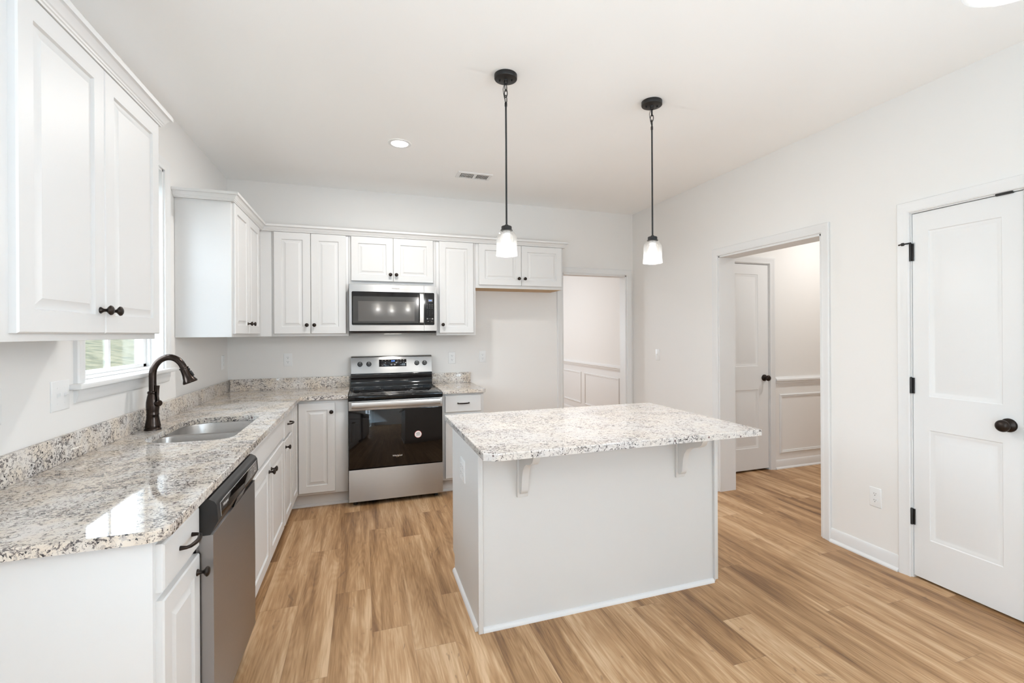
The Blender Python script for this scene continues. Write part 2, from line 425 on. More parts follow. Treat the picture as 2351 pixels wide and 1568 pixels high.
# ------------------------------------------------------------------ setting
structure('floor', B().box(-0.15, YR - 0.15, -0.1, X_HALL, Y_D + 0.1, 0.0), 'floor')
structure('ceiling', B().box(-0.15, YR - 0.15, H, X_HALL, Y_D + 0.1, H + 0.1), 'ceil')

WY0, WY1, WZ0, WZ1 = -2.25, -1.39, 1.20, 2.38          # kitchen window opening
PY0, PY1 = -7.1, -5.3                                   # unseen glazed door, added to let sky light in
b = B()
b.box(-0.14, WY1, 0, 0, 0.14, H); b.box(-0.14, WY0, 0, 0, WY1, WZ0); b.box(-0.14, WY0, WZ1, 0, WY1, H)
b.box(-0.14, PY1, 0, 0, WY0, H); b.box(-0.14, PY0, 2.06, 0, PY1, H); b.box(-0.14, YR, 0, 0, PY0, H)
structure('wall_left', b, 'wall')
DX0, DX1, DZ = 3.177, 3.974, 2.054                      # doorway to the dining room
b = B()
b.box(0, 0, 0, DX0, 0.12, H); b.box(DX0, 0, DZ, DX1, 0.12, H); b.box(DX1, 0, 0, XR + 0.166, 0.12, H)
structure('wall_back', b, 'wall')
OY0, OY1, OZ = -1.395, -2.38, 2.063                     # cased opening to the hall
CY0, CY1, CZ = -2.937, -3.425, 2.066                    # closet door
b = B()
XW = XR + 0.166
b.box(XR, 0, 0, XW, OY0, H); b.box(XR, OY0, OZ, XW, OY1, H); b.box(XR, OY1, 0, XW, CY0, H)
b.box(XR, CY0, CZ, XW, CY1, H); b.box(XR, CY1, 0, XW, -5.2, H); b.box(XR, -5.2, 0, XW, -7.4, 0.75); b.box(XR, -5.2, 2.25, XW, -7.4, H); b.box(XR, -7.4, 0, XW, YR, H)
structure('wall_right', b, 'wall')
structure('wall_rear', B().box(0, YR - 0.14, 0, XW, YR, H), 'wall')
structure('wall_dining_right', B().box(X_D, 0.12, 0, X_D + 0.12, Y_D, H), 'wall')
structure('wall_dining_left', B().box(0.6, 0.12, 0, 0.72, Y_D, H), 'wall')
structure('wall_dining_back', B().box(0.6, Y_D, 0, X_D + 0.12, Y_D + 0.12, H), 'wall')
structure('wall_dining_front', B().box(XW, 0.0, 0, X_D, 0.12, H), 'wall')
HY = -1.04                                              # hall wall facing the camera
HD0, HD1, HDZ = 4.49, 5.005, 2.083                      # hall closet door opening
b = B()
b.box(XW, HY, 0, HD0, HY + 0.1, H); b.box(HD0, HY, HDZ, HD1, HY + 0.1, H); b.box(HD1, HY, 0, X_HALL, HY + 0.1, H)
structure('wall_hall', b, 'wall')
structure('wall_hall_right', B().box(XW, -2.75, 0, X_HALL, -2.65, H), 'wall')
structure('wall_hall_end', B().box(X_HALL - 0.02, -2.65, 0, X_HALL + 0.1, HY, H), 'wall')
structure('wall_closet', B().box(XW + 0.5, -4.2, 0, XW + 0.6, -2.75, H).box(XW, -4.3, 0, XW + 0.6, -4.2, H), 'wall')
structure('wall_leak_block', B().box(X_D + 0.12, 0.0, 0, X_HALL, 0.12, H).box(X_HALL - 0.02, -1.04 + 0.1, 0, X_HALL + 0.1, 0.12, H), 'wall')  # unseen walls added to stop sky light leaking under the hall door

# door and opening casings
CAS = [(0.004, 0.0), (0.004, 0.010), (0.010, 0.013), (0.022, 0.0115), (0.030, 0.0145), (0.044, 0.016), (0.052, 0.019), (0.062, 0.019), (0.066, 0.015), (0.066, 0.0)]
def casing(name, F, u0, u1, z0, z1, N, n=0.0, mat='trim', prof=CAS, parent=None):
    return structure(name, B().sweep([F(u0, z0, n), F(u0, z1, n), F(u1, z1, n), F(u1, z0, n)], prof, N), mat, parent)
def jamb(b, F, u0, u1, z1, d0, d1, t=0.0015):
    fbox(b, F, u0 - 0.001, 0, u0 + t, z1, d0, d1); fbox(b, F, u1 - t, 0, u1 + 0.001, z1, d0, d1); fbox(b, F, u0, z1 - t, u1, z1 + 0.001, d0, d1)
FBW = FB(0, 0, 0)
casing('trim_1', FBW, DX0, DX1, 0, DZ, (0, -1, 0))
b = B(); jamb(b, FBW, DX0, DX1, DZ, -0.121, 0.001, 0.012); structure('trim_2', b, 'trim')
FRW = FR(0, 0, XR)
casing('trim_3', FRW, -OY0, -OY1, 0, OZ, (-1, 0, 0))
b = B(); jamb(b, FRW, -OY0, -OY1, OZ, -0.168, 0.001, 0.012); structure('trim_4', b, 'trim')
casing('trim_5', FRW, -CY0, -CY1, 0, CZ, (-1, 0, 0))
b = B(); jamb(b, FRW, -CY0, -CY1, CZ, -0.12, 0.001, 0.0025); structure('trim_6', b, 'trim')
FHW = FB(0, 0, HY)
casing('trim_7', FHW, HD0, HD1, 0, HDZ, (0, -1, 0))
b = B(); jamb(b, FHW, HD0, HD1, HDZ, -0.1, 0.001, 0.004); structure('trim_8', b, 'trim')

# baseboards  (a = up, c = out from the wall)
BASE = [(0.0, 0.0), (0.0, 0.026), (0.008, 0.026), (0.016, 0.020), (0.020, 0.0125), (0.066, 0.0125), (0.074, 0.010), (0.080, 0.0095), (0.088, 0.005), (0.090, 0.0)]
def baseb(name, p0, p1, N, mat='trim', prof=BASE):
    return structure(name, B().sweep([p0, p1], prof, N), mat)
baseb('baseboard_right', (XR, OY1 - 0.066, 0), (XR, CY0 + 0.066, 0), (-1, 0, 0))
baseb('baseboard_right_far', (XR, 0, 0), (XR, OY0 + 0.066, 0), (-1, 0, 0))
baseb('baseboard_right_near', (XR, CY1 - 0.066, 0), (XR, YR, 0), (-1, 0, 0))
baseb('baseboard_back', (2.16, 0, 0), (DX0 - 0.066, 0, 0), (0, -1, 0))
baseb('baseboard_left', (0, YR, 0), (0, -3.30, 0), (1, 0, 0))
baseb('baseboard_hall', (HD1 + 0.066, HY, 0), (X_HALL, HY, 0), (0, -1, 0))
baseb('baseboard_dining', (X_D, Y_D, 0), (X_D, 0.12, 0), (-1, 0, 0))
# chair rails and panel mouldings (wainscot)
RAIL = [(0.0, 0.0), (0.0, 0.006), (0.014, 0.008), (0.020, 0.012), (0.030, 0.013), (0.034, 0.020), (0.046, 0.021), (0.056, 0.030), (0.072, 0.031), (0.078, 0.026), (0.090, 0.012), (0.096, 0.010), (0.096, 0.0)]
PM = [(0.0, 0.0), (0.0, 0.005), (0.006, 0.011), (0.014, 0.012), (0.018, 0.006), (0.026, 0.009), (0.030, 0.004), (0.030, 0.0)]
structure('trim_9', B().sweep([(HD1 + 0.066, HY, 0.842), (X_HALL, HY, 0.842)], RAIL, (0, -1, 0)), 'trim')
def panel_mould(b, F, u0, u1, z0, z1, N):
    # walk so that the profile grows inwards
    b.sweep([F(u0, z0), F(u1, z0), F(u1, z1), F(u0, z1)], PM, N, closed=True)
b = B(); panel_mould(b, FHW, 5.135, 6.0, 0.155, 0.760, (0, -1, 0)); panel_mould(b, FHW, 6.09, 6.9, 0.155, 0.760, (0, -1, 0))
structure('trim_10', b, 'trim')
structure('trim_11', B().sweep([(X_D, Y_D, 0.820), (X_D, 0.12, 0.820)], RAIL, (-1, 0, 0)), 'trim')
structure('trim_13', B().box(X_D - 0.003, 0.121, 0.05, X_D + 0.001, Y_D - 0.001, 0.845), 'trim')
FDR = FR(0, 0, X_D - 0.003); b = B()
for y0, y1 in ((3.72, 2.575), (2.44, 1.30), (1.17, 0.25)): panel_mould(b, FDR, -y0, -y1, 0.195, 0.735, (-1, 0, 0))
structure('trim_12', b, 'trim')

# two-panel interior doors
def door_leaf(name, F, w, h, panels, mat='trim'):
    """panels: (u0, v0, u1, v1) recesses"""
    b = B(); T = 0.0
    us0, us1 = panels[0][0], panels[0][2]
    fbox(b, F, 0, 0, w, h, -0.035, -0.009)
    def q(u0, v0, u1, v1): b.face([b.bm.verts.new(p) for p in rect(F, u0, v0, u1, v1, T)])
    q(0.0015, 0.0015, us0, h - 0.0015); q(us1, 0.0015, w - 0.0015, h - 0.0015)
    vs = [0.0015] + [x for p in panels for x in (p[1], p[3])] + [h - 0.0015]
    for i in range(0, len(vs), 2): q(us0, vs[i], us1, vs[i + 1])
    for p in panels:
        panel_face(b, F, *p, [(0, 0), (0.004, -0.0035), (0.012, -0.0045), (0.019, -0.0075), (0.023, -0.0085), (0.028, -0.0085), (0.058, -0.0025), (0.061, -0.002)])
    b.rings([rect(F, 0, 0, w, h, -0.009), rect(F, 0, 0, w, h, -0.0015), rect(F, 0.0015, 0.0015, w - 0.0015, h - 0.0015, 0)], cap=False)
    return b.build(name, mat, None, norm=False)
def add_knob(F, u, v, parent, out=0.062, name='door_knob'):
    b = B()
    N = F(0, 0, 1) - F(0, 0, 0)
    b.lathe([(0.033, 0.0), (0.033, 0.006), (0.029, 0.011), (0.016, 0.013), (0.012, 0.018), (0.0115, 0.028), (0.016, 0.034), (0.024, 0.040), (0.0285, 0.049), (0.0285, 0.056), (0.024, 0.064), (0.014, 0.069), (0, 0.0705)], F(u, v, 0), N, 32)
    o = b.build(name, 'bronze', parent, ang=50); o['label'] = 'dark bronze round door knob'; return o
# door_1: closet door in the right wall
d1 = struct_empty('door_1', (XR, -3.18, 0))
F = FR(CY0 - 0.004, 0.014, XR + 0.004)
DW_ = CY0 - CY1 - 0.008
leaf = door_leaf('door_leaf', F, DW_, CZ - 0.014 - 0.006, [(0.080, 0.225, 0.398, 0.835), (0.080, 1.020, 0.398, 1.940)])
leaf.parent = d1; leaf.location = leaf.location - WL['door_1']
add_knob(F, 0.421, 0.925, d1)
for z0, z1 in ((1.795, 1.893), (1.045, 1.133), (0.302, 0.390)):
    b = B(); b.lathe([(0.0065, z0), (0.0065, z1), (0.004, z1 + 0.004), (0, z1 + 0.005)], (XR - 0.008, CY0 - 0.001, 0), (0, 0, 1), 14)
    b.box(XR - 0.004, CY0 - 0.014, z0, XR + 0.002, CY0 + 0.003, z1)
    o = b.build('hinge', 'blackmetal', d1); o['label'] = 'black door hinge'
b = B(); b.tube([(XR - 0.010, CY0 - 0.004, 1.897), (XR - 0.03, CY0 + 0.002, 1.893), (XR - 0.05, CY0 + 0.018, 1.890), (XR - 0.05, CY0 + 0.035, 1.888)], 0.0042, 8)
b.lathe([(0.009, 0), (0.009, 0.010)], (XR - 0.05, CY0 + 0.008, 1.889), (0, 1, 0), 12)
o = b.build('door_stop', 'blackmetal', d1); o['label'] = 'black hinge-pin door stop'
b = B(); b.box(XR - 0.006, -3.385, CZ - 0.009, XR + 0.012, -3.318, CZ + 0.002, 0.002)
o = b.build('door_catch', 'blackmetal', d1); o['label'] = 'small dark catch at the door top'
# door_2: hall closet door
d2 = struct_empty('door_2', (4.75, HY, 0))
F = FB(HD0 + 0.005, 0.02, HY + 0.006)
leaf = door_leaf('door_leaf', F, HD1 - HD0 - 0.010, HDZ - 0.02 - 0.007, [(0.075, 0.215, 0.372, 0.800), (0.075, 1.035, 0.372, 1.955)])
leaf.parent = d2; leaf.location = leaf.location - WL['door_2']
add_knob(F, 0.448, 0.915, d2)

# window_1: kitchen window over the sink
w1 = struct_empty('window_1', (-0.05, -1.82, WZ0))
FLW = FL(0, 0, 0)
WCAS = [(0.0, 0.0), (0.0, 0.011), (0.010, 0.014), (0.024, 0.0125), (0.034, 0.016), (0.050, 0.019), (0.060, 0.019), (0.065, 0.014), (0.065, 0.0)]
casing('casing', FLW, WY0, WY1, WZ0, WZ1, (1, 0, 0), 0.0, 'trim', WCAS, w1)
b = B(); fbox(b, FLW, WY0 - 0.001, WZ0, WY0 + 0.012, WZ1, -0.13, 0.001); fbox(b, FLW, WY1 - 0.012, WZ0, WY1 + 0.001, WZ1, -0.13, 0.001); fbox(b, FLW, WY0, WZ1 - 0.012, WY1, WZ1, -0.13, 0.001)
b.build('window_jamb', 'trim', w1)
b = B()
fbox(b, FLW, WY0 + 0.012, WZ0, WY0 + 0.032, WZ1 - 0.012, -0.13, -0.06); fbox(b, FLW, WY1 - 0.032, WZ0, WY1 - 0.012, WZ1 - 0.012, -0.13, -0.06)
fbox(b, FLW, WY0 + 0.012, WZ0 + 0.002, WY1 - 0.012, WZ0 + 0.016, -0.13, -0.055); fbox(b, FLW, WY0 + 0.012, WZ1 - 0.03, WY1 - 0.012, WZ1 - 0.012, -0.13, -0.06)
b.build('window_frame', 'plastic', w1)
ym = (WY0 + WY1) / 2
for nm, z0, z1, xo in (('lower_sash', WZ0 + 0.016, 1.80, -0.098), ('upper_sash', 1.765, WZ1 - 0.03, -0.122)):
    b = B(); y0, y1 = WY0 + 0.032, WY1 - 0.032; t = 0.038
    for a in ((y0, z0, y0 + t, z1), (y1 - t, z0, y1, z1), (y0, z0, y1, z0 + 0.020), (y0, z1 - 0.034, y1, z1)): fbox(b, FLW, *a, xo, xo + 0.024, 0.002)
    s_ = b.build(nm, 'plastic', w1)
    b = B(); fbox(b, FLW, ym - 0.011, z0 + 0.02, ym + 0.011, z1 - 0.03, xo + 0.006, xo + 0.014); b.build('muntin', 'plastic', s_)
    b = B(); fbox(b, FLW, y0 + t - 0.004, z0 + 0.015, y1 - t + 0.004, z1 - 0.03, xo + 0.003, xo + 0.006); b.build('glass_pane', 'pane', s_)
b = B(); fbox(b, FLW, WY0 + 0.002, WZ0 - 0.022, WY1 - 0.002, WZ0 + 0.001, -0.13, 0.0); fbox(b, FLW, WY0 - 0.105, WZ0 - 0.022, WY1 + 0.09, WZ0 + 0.001, 0.0, 0.045, 0.006)
b.build('window_stool', 'trim', w1)
AP = [(0.0, 0.0), (0.0, 0.015), (0.012, 0.018), (0.030, 0.016), (0.040, 0.012), (0.052, 0.011), (0.058, 0.007), (0.058, 0.0)]
b = B(); b.sweep([FLW(WY1 + 0.055, WZ0 - 0.022, 0), FLW(WY0 - 0.065, WZ0 - 0.022, 0)], AP, (1, 0, 0)); b.build('window_apron', 'trim', w1)

# unseen windows behind the camera, added to let sky light in
def plain_window(name, F, u0, u1, z0, z1):
    w = struct_empty(name, F((u0 + u1) / 2, z0, 0)); b = B(); t = 0.05
    um = (u0 + u1) / 2
    for a in ((u0, z0, u0 + t, z1), (u1 - t, z0, u1, z1), (u0, z0, u1, z0 + t), (u0, z1 - t, u1, z1), (um - 0.03, z0, um + 0.03, z1)): fbox(b, F, *a, -0.10, -0.04)
    b.build('window_frame', 'plastic', w)
    b = B(); fbox(b, F, u0 + t, z0 + t, u1 - t, z1 - t, -0.075, -0.070); b.build('glass_pane', 'pane', w)
plain_window('added_window_right', FR(0, 0, XR), 5.2, 7.4, 0.75, 2.25)
plain_window('added_window_left', FLW, PY0, PY1, 0.02, 2.06)

b = B(); gx = [-0.16, -2, -4, -7, -11, -16, -24, -40]; gy = [-40, -20, 0, 10, 20, 40, 90]
gv = [[b.bm.verts.new((x, y, -0.4 + 0.20 * max(0, -x - 2))) for y in gy] for x in gx]
for i in range(len(gx) - 1):
    for j in range(len(gy) - 1): b.face([gv[i][j], gv[i + 1][j], gv[i + 1][j + 1], gv[i][j + 1]])
tag(b.build('lawn', 'lawn'), 'pale green lawn outside the kitchen window', 'lawn', kind='stuff')

# ------------------------------------------------------------------ cabinets
KNOB = [(0.0105, 0.0), (0.0105, 0.002), (0.008, 0.0045), (0.0052, 0.009), (0.0048, 0.014), (0.0065, 0.018), (0.0125, 0.0225), (0.0158, 0.0265), (0.0150, 0.030), (0.010, 0.0335), (0, 0.035)]
def knob(F, u, v, n, parent):
    b = B(); N = F(0, 0, 1) - F(0, 0, 0)
    b.lathe(KNOB, F(u, v, n), N, 24); o = b.build('knob', 'bronze', parent, ang=50); o['label'] = 'dark bronze cabinet knob'; return o
def pull(F, u, v, n, parent, L=0.098):
    b = B()
    h = L / 2
    pts = [F(u - h, v, n - 0.0), F(u - h, v, n + 0.016), F(u - h + 0.008, v, n + 0.024)]
    for i in range(1, 8):
        t = i / 8; pts.append(F(u - h + 0.008 + (L - 0.016) * t, v, n + 0.024 + 0.007 * math.sin(math.pi * t)))
    pts += [F(u + h - 0.008, v, n + 0.024), F(u + h, v, n + 0.016), F(u + h, v, n)]
    rr = [0.0068, 0.0048, 0.0052] + [0.0052 + 0.001 * math.sin(math.pi * i / 8) for i in range(1, 8)] + [0.0052, 0.0048, 0.0068]
    b.tube(pts, rr, 10)
    o = b.build('drawer_pull', 'bronze', parent, ang=60); o['label'] = 'dark bronze bar pull'; return o
T = 0.019
def cab_door(F, u0, v0, u1, v1, parent, kn=None, fr=0.060, name='door'):
    b = B(); loops = [(0.0, 0.0), (0.0, T - 0.004), (0.0035, T), (fr, T), (fr + 0.003, T - 0.0085), (fr + 0.009, T - 0.0085), (fr + 0.030, T - 0.0015), (fr + 0.0315, T - 0.0005)]
    panel_face(b, F, u0, v0, u1, v1, loops, True, True)
    o = b.build(name, 'cab', parent, ang=20)
    if kn: knob(F, kn[0], kn[1], T, o)
    return o
def slab_front(F, u0, v0, u1, v1, parent, pl=None, name='drawer'):
    b = B(); panel_face(b, F, u0, v0, u1, v1, [(0, 0), (0, T - 0.006), (0.002, T - 0.003), (0.007, T)], True, True)
    o = b.build(name, 'cab', parent, ang=20)
    if pl: pull(F, pl[0], pl[1], T, o)
    return o
UB, UT, UD = 1.383, 2.290, 0.311      # upper cabinets: bottom, top, depth
DB, DT = 1.404, 2.2625                 # their doors
def ffr(b, F, u0, v0, u1, v1, d=UD):   # carcass with a hint of the face frame seam
    fbox(b, F, u0, v0, u1, v1, -d + 0.0015, 0.0, 0.0012)
# --- back wall (frame origin at the face frame)
FU = FB(0, 0, -UD)
c = thing('upper_cabinet', (0.70, -0.15, UB), 'white two-door upper cabinet on the back wall just left of the microwave', 'cabinet', 'white upper cabinets')
b = B(); ffr(b, FU, 0.398, UB, 0.9985, UT); b.box(UD + 0.0005, -UD, UB, 0.3965, -0.0015, UT); b.build('body', 'cab', c)
cab_door(FU, 0.414, DB, 0.6945, DT, c, (0.667, 1.478)); cab_door(FU, 0.6975, DB, 0.9785, DT, c, (0.725, 1.478))
c = thing('upper_cabinet', (1.378, -0.15, 1.84), 'short white two-door upper cabinet directly above the microwave', 'cabinet', 'white upper cabinets')
b = B(); ffr(b, FU, 1.0, 1.838, 1.7605, UT); b.build('body', 'cab', c)
cab_door(FU, 1.020, 1.868, 1.3765, DT, c, (1.352, 1.930)); cab_door(FU, 1.3795, 1.868, 1.735, DT, c, (1.404, 1.930))
c = thing('upper_cabinet', (1.95, -0.15, UB), 'tall narrow one-door white upper cabinet right of the microwave', 'cabinet', 'white upper cabinets')
b = B(); ffr(b, FU, 1.762, UB, 2.1365, UT); b.build('body', 'cab', c)
cab_door(FU, 1.790, DB, 2.115, DT, c, (1.820, 1.483))
c = thing('upper_cabinet', (2.6, -0.15, 1.84), 'short white two-door upper cabinet over the empty refrigerator space', 'cabinet', 'white upper cabinets')
b = B(); ffr(b, FU, 2.138, 1.838, 3.046, UT); b.build('body', 'cab', c)
b = B(); b.box(2.150, -0.292, 1.8365, 3.034, -0.002, 1.8385); o = b.build('bottom_panel', 'rawwood', c); o['label'] = 'bare tan wood underside'
cab_door(FU, 2.168, 1.866, 2.5965, DT, c, (2.567, 1.935)); cab_door(FU, 2.5995, 1.866, 3.030, DT, c, (2.630, 1.935))
# --- left wall
FUL = FL(0, 0, UD)
c = thing('upper_cabinet', (0.15, -0.7, UB), 'white upper cabinet in the corner right of the window, plain end panel facing out', 'cabinet', 'white upper cabinets')
b = B(); ffr(b, FUL, -1.217, UB, -0.0015, UT); b.build('body', 'cab', c)
cab_door(FUL, -1.196, DB, -0.8115, DT, c, (-0.850, 1.478)); cab_door(FUL, -0.8085, DB, -0.425, DT, c, (-0.745, 1.478))
c = thing('upper_cabinet', (0.15, -2.87, UB), 'large white two-door upper cabinet nearest the camera, left of the window', 'cabinet', 'white upper cabinets')
b = B(); ffr(b, FUL, -3.335, UB, -2.412, UT); b.build('body', 'cab', c)
cab_door(FUL, -3.259, DB, -2.8495, DT, c, (-2.880, 1.478)); cab_door(FUL, -2.8465, DB, -2.4165, DT, c, (-2.818, 1.478))
# crown mouldings
CR = [(0.0, 0.0), (0.0195, 0.0), (0.0205, 0.006), (0.0240, 0.008), (0.0250, 0.013), (0.0290, 0.016), (0.0340, 0.026), (0.0415, 0.035), (0.0450, 0.0365), (0.0500, 0.0375), (0.0510, 0.054), (0.0, 0.054)]
b = B(); z = 2.2645
b.sweep([(3.0465, -0.002, z), (3.0465, -UD, z), (UD, -UD, z), (UD, -1.2175, z), (0.002, -1.2175, z)], [(a + 0.0008, c_) for a, c_ in CR], (0, 0, 1))
tag(b.build('crown_molding', 'cab', ang=25), 'white crown molding running along the back wall cabinets into the corner', 'molding')
b = B(); b.sweep([(0.002, -2.4115, z), (UD, -2.4115, z), (UD, -3.335, z), (0.002, -3.335, z)], [(a + 0.0008, c_) for a, c_ in CR], (0, 0, 1))
tag(b.build('crown_molding', 'cab', ang=25), 'white crown molding atop the upper cabinet nearest the camera', 'molding')

# --- base cabinets, left run
BD = 0.606; BT = 0.873; TK = 0.112
FBL = FL(0, 0, BD); FBB = FB(0, 0, -BD)
def base_body(x0, y0, x1, y1, parent, toe):
    b = B(); b.box(x0, y0, TK, x1, y1, BT, 0.001)
    b.box(*toe[0]); b.build('body', 'cab', parent)
    if len(toe) > 1:
        q = B(); q.sweep(toe[1][0], [(0, 0), (0, 0.014), (0.010, 0.013), (0.018, 0.006), (0.019, 0)], toe[1][1]); q.build('toe_molding', 'cab', parent)
c = thing('base_cabinet', (0.3, -3.13, 0), 'narrow white base cabinet at the counter end with one drawer over a door', 'cabinet', 'white base cabinets')
b = B(); b.box(0.001, -3.285, TK, BD, -2.979, BT, 0.001); b.box(0.001, -3.285, 0, 0.545, -2.979, TK); b.box(0.001, -3.2855, 0, 0.545, -3.28, TK + 0.02); b.build('body', 'cab', c)
slab_front(FBL, -3.268, 0.724, -2.982, 0.851, c, (-3.105, 0.790))
cab_door(FBL, -3.268, 0.130, -2.982, 0.702, c, (-3.010, 0.652), fr=0.052)
c = thing('base_cabinet', (0.3, -1.83, 0), 'wide white sink base cabinet with two doors under a blank front', 'cabinet', 'white base cabinets')
b = B()
b.box(0.001, -2.36, TK, BD, -2.30, 0.60); b.box(0.575, -2.36, 0.60, BD, -1.287, BT); b.box(0.001, -2.36, 0.6, 0.10, -1.287, BT)
b.box(0.001, -2.30, TK, BD, -1.287, 0.60); b.box(0.001, -2.36, 0.0, 0.545, -1.287, TK); b.box(0.001, -1.305, 0.60, BD, -1.287, BT); b.box(0.001, -2.36, 0.60, BD, -2.34, BT)
b.build('body', 'cab', c)
slab_front(FBL, -2.275, 0.724, -1.305, 0.851, c, None, 'false_front')
cab_door(FBL, -2.275, 0.130, -1.7915, 0.702, c, (-1.822, 0.640)); cab_door(FBL, -1.7885, 0.130, -1.305, 0.702, c, (-1.758, 0.640))
c = thing('base_cabinet', (0.3, -1.1, 0), 'narrow white base cabinet with drawer between sink base and inside corner', 'cabinet', 'white base cabinets')
base_body(0.001, -1.286, BD, -0.914, c, [(0.001, -1.286, 0, 0.545, -0.914, TK)])
slab_front(FBL, -1.270, 0.706, -0.930, 0.851, c, (-1.10, 0.784)); cab_door(FBL, -1.270, 0.130, -0.930, 0.688, c, (-1.235, 0.645), fr=0.055)
c = thing('base_cabinet', (0.45, -0.45, 0), 'white corner base cabinet with angled pair of doors beside the range', 'cabinet', 'white base cabinets')
b = B(); b.box(0.001, -0.913, TK, BD, -0.001, BT, 0.001); b.box(BD - 0.01, -BD, TK, 0.998, -0.001, BT, 0.001)
b.box(0.001, -0.913, 0, 0.545, -0.001, TK); b.box(0.545, -0.545, 0, 0.998, -0.001, TK); b.build('body', 'cab', c)
b = B(); b.sweep([(0.546, -0.545, 0), (0.998, -0.545, 0)], [(0, 0), (0, 0.014), (0.010, 0.013), (0.018, 0.006), (0.019, 0)], (0, -1, 0)); b.build('toe_molding', 'cab', c)
cab_door(FBL, -0.908, 0.130, -0.628, 0.848, c, None, fr=0.055); cab_door(FBB, 0.628, 0.130, 0.900, 0.848, c, (0.873, 0.774), fr=0.058)
c = thing('base_cabinet', (1.95, -0.3, 0), 'small white base cabinet with drawer right of the range, behind the island', 'cabinet', 'white base cabinets')
base_body(1.762, -BD, 2.138, -0.001, c, [(1.762, -0.545, 0, 2.138, -0.001, TK), ([(1.762, -0.545, 0), (2.138, -0.545, 0)], (0, -1, 0))])
slab_front(FBB, 1.790, 0.706, 2.115, 0.853, c, (1.952, 0.785)); cab_door(FBB, 1.790, 0.130, 2.115, 0.684, c, (1.818, 0.645))

# ------------------------------------------------------------------ granite worktops
def inset(poly, d):
    n = len(poly); out = []
    for i in range(n):
        p0, p, p1 = V(poly[i - 1]), V(poly[i]), V(poly[(i + 1) % n])
        a, c_ = (p - p0).normalized(), (p1 - p).normalized()
        n0, n1 = V((-a.y, a.x)), V((-c_.y, c_.x)); m = (n0 + n1) / max(0.2, (1 + n0.dot(n1)))
        out.append(p + m * d)
    return out
def arc(cx, cy, r, a0, a1, n=6): return [(cx + r * math.cos(R(a0 + (a1 - a0) * i / n)), cy + r * math.sin(R(a0 + (a1 - a0) * i / n))) for i in range(n + 1)]
def slab(b, outer, holes, z0, z1, ease=0.003):
    """outer counter-clockwise; holes: loops of points"""
    bm = b.bm
    def fill(loops, z, flip):
        t = bmesh.new(); es = []
        for lp in loops:
            vs = [t.verts.new((p[0], p[1], z)) for p in lp]
            es += [t.edges.new((vs[i], vs[(i + 1) % len(vs)])) for i in range(len(vs))]
        bmesh.ops.triangle_fill(t, use_beauty=True, use_dissolve=False, edges=es, normal=(0, 0, -1 if flip else 1))
        b.merge(t)
    top = inset(outer, ease)
    fill([top] + holes, z1, False); fill([outer] + holes, z0, True)
    L = lambda lp, z: [V((p[0], p[1], z)) for p in lp]
    b.rings([L(outer, z0), L(outer, z1 - ease), L(inset(outer, ease * 0.3), z1 - ease * 0.3), L(top, z1)], cap=False)
    for h in holes: b.rings([L(h, z1), L(h, z0)], cap=False)
    bmesh.ops.remove_doubles(bm, verts=bm.verts[:], dist=0.0002)
def rr(x0, y0, x1, y1, r00, r10, r11, r01, n=7):
    return arc(x0 + r00, y0 + r00, r00, 180, 270, n) + arc(x1 - r10, y0 + r10, r10, 270, 360, n) + arc(x1 - r11, y1 - r11, r11, 0, 90, n) + arc(x0 + r01, y1 - r01, r01, 90, 180, n)
CF = 0.645
wt = thing('countertop', (0.4, -1.6, CT - 0.03), 'L-shaped speckled granite countertop along the window wall and back wall', 'countertop')
outer = [(0.002, -3.318)] + arc(CF - 0.045, -3.318 + 0.045, 0.045, 270, 360, 6) + [(CF, -CF), (0.9985, -CF), (0.9985, -0.002), (0.002, -0.002)]
SINK = rr(0.140, -2.165, 0.525, -1.465, 0.15, 0.075, 0.075, 0.15)
b = B(); slab(b, outer, [SINK], CT - 0.030, CT); b.build('slab', 'granite', wt, norm=True, ang=12)
b = B(); b.box(0.001, -3.318, CT + 0.0002, 0.022, -0.001, CT + 0.103, 0.0015); o = b.build('backsplash', 'granite', wt)
b = B(); b.box(0.0225, -0.022, CT + 0.0002, 0.9985, -0.001, CT + 0.103, 0.0015); b.build('backsplash', 'granite', wt)
wt = thing('countertop', (1.95, -0.3, CT - 0.03), 'short granite countertop right of the range', 'countertop')
b = B(); slab(b, [(1.760, -CF)] + arc(2.150 - 0.01, -CF + 0.01, 0.01, 270, 360, 3) + [(2.150, -0.002), (1.760, -0.002)], [], CT - 0.03, CT); b.build('slab', 'granite', wt, ang=12)
b = B(); b.box(1.760, -0.022, CT + 0.0002, 2.147, -0.001, CT + 0.103, 0.0015); b.build('backsplash', 'granite', wt)

# sink
s_ = thing('sink', (0.33, -1.82, 0.68), 'double-bowl undermount stainless steel sink under the faucet', 'sink')
near = rr(0.136, -2.168, 0.528, -1.835, 0.15, 0.075, 0.055, 0.055); far = rr(0.136, -1.798, 0.528, -1.462, 0.055, 0.055, 0.075, 0.15)
rim = rr(0.115, -2.19, 0.55, -1.44, 0.16, 0.09, 0.09, 0.16)
def bowl(b, lp):
    L = lambda i, z: [V((p[0], p[1], z)) for p in inset(lp, i)]
    b.rings([L(0, 0.8725), L(0.002, 0.866), L(0.010, 0.72), L(0.016, 0.698), L(0.030, 0.686), L(0.05, 0.683)], cap=True)
b = B(); t = bmesh.new(); es = []
for lp in (rim, near, far):
    vs = [t.verts.new((p[0], p[1], 0.8728)) for p in lp]; es += [t.edges.new((vs[i], vs[(i + 1) % len(vs)])) for i in range(len(vs))]
bmesh.ops.triangle_fill(t, use_beauty=True, edges=es, normal=(0, 0, 1)); b.merge(t); b.build('rim', 'sinksteel', s_)
b = B(); bowl(b, near); b.build('bowl', 'sinksteel', s_, norm=False, ang=60)
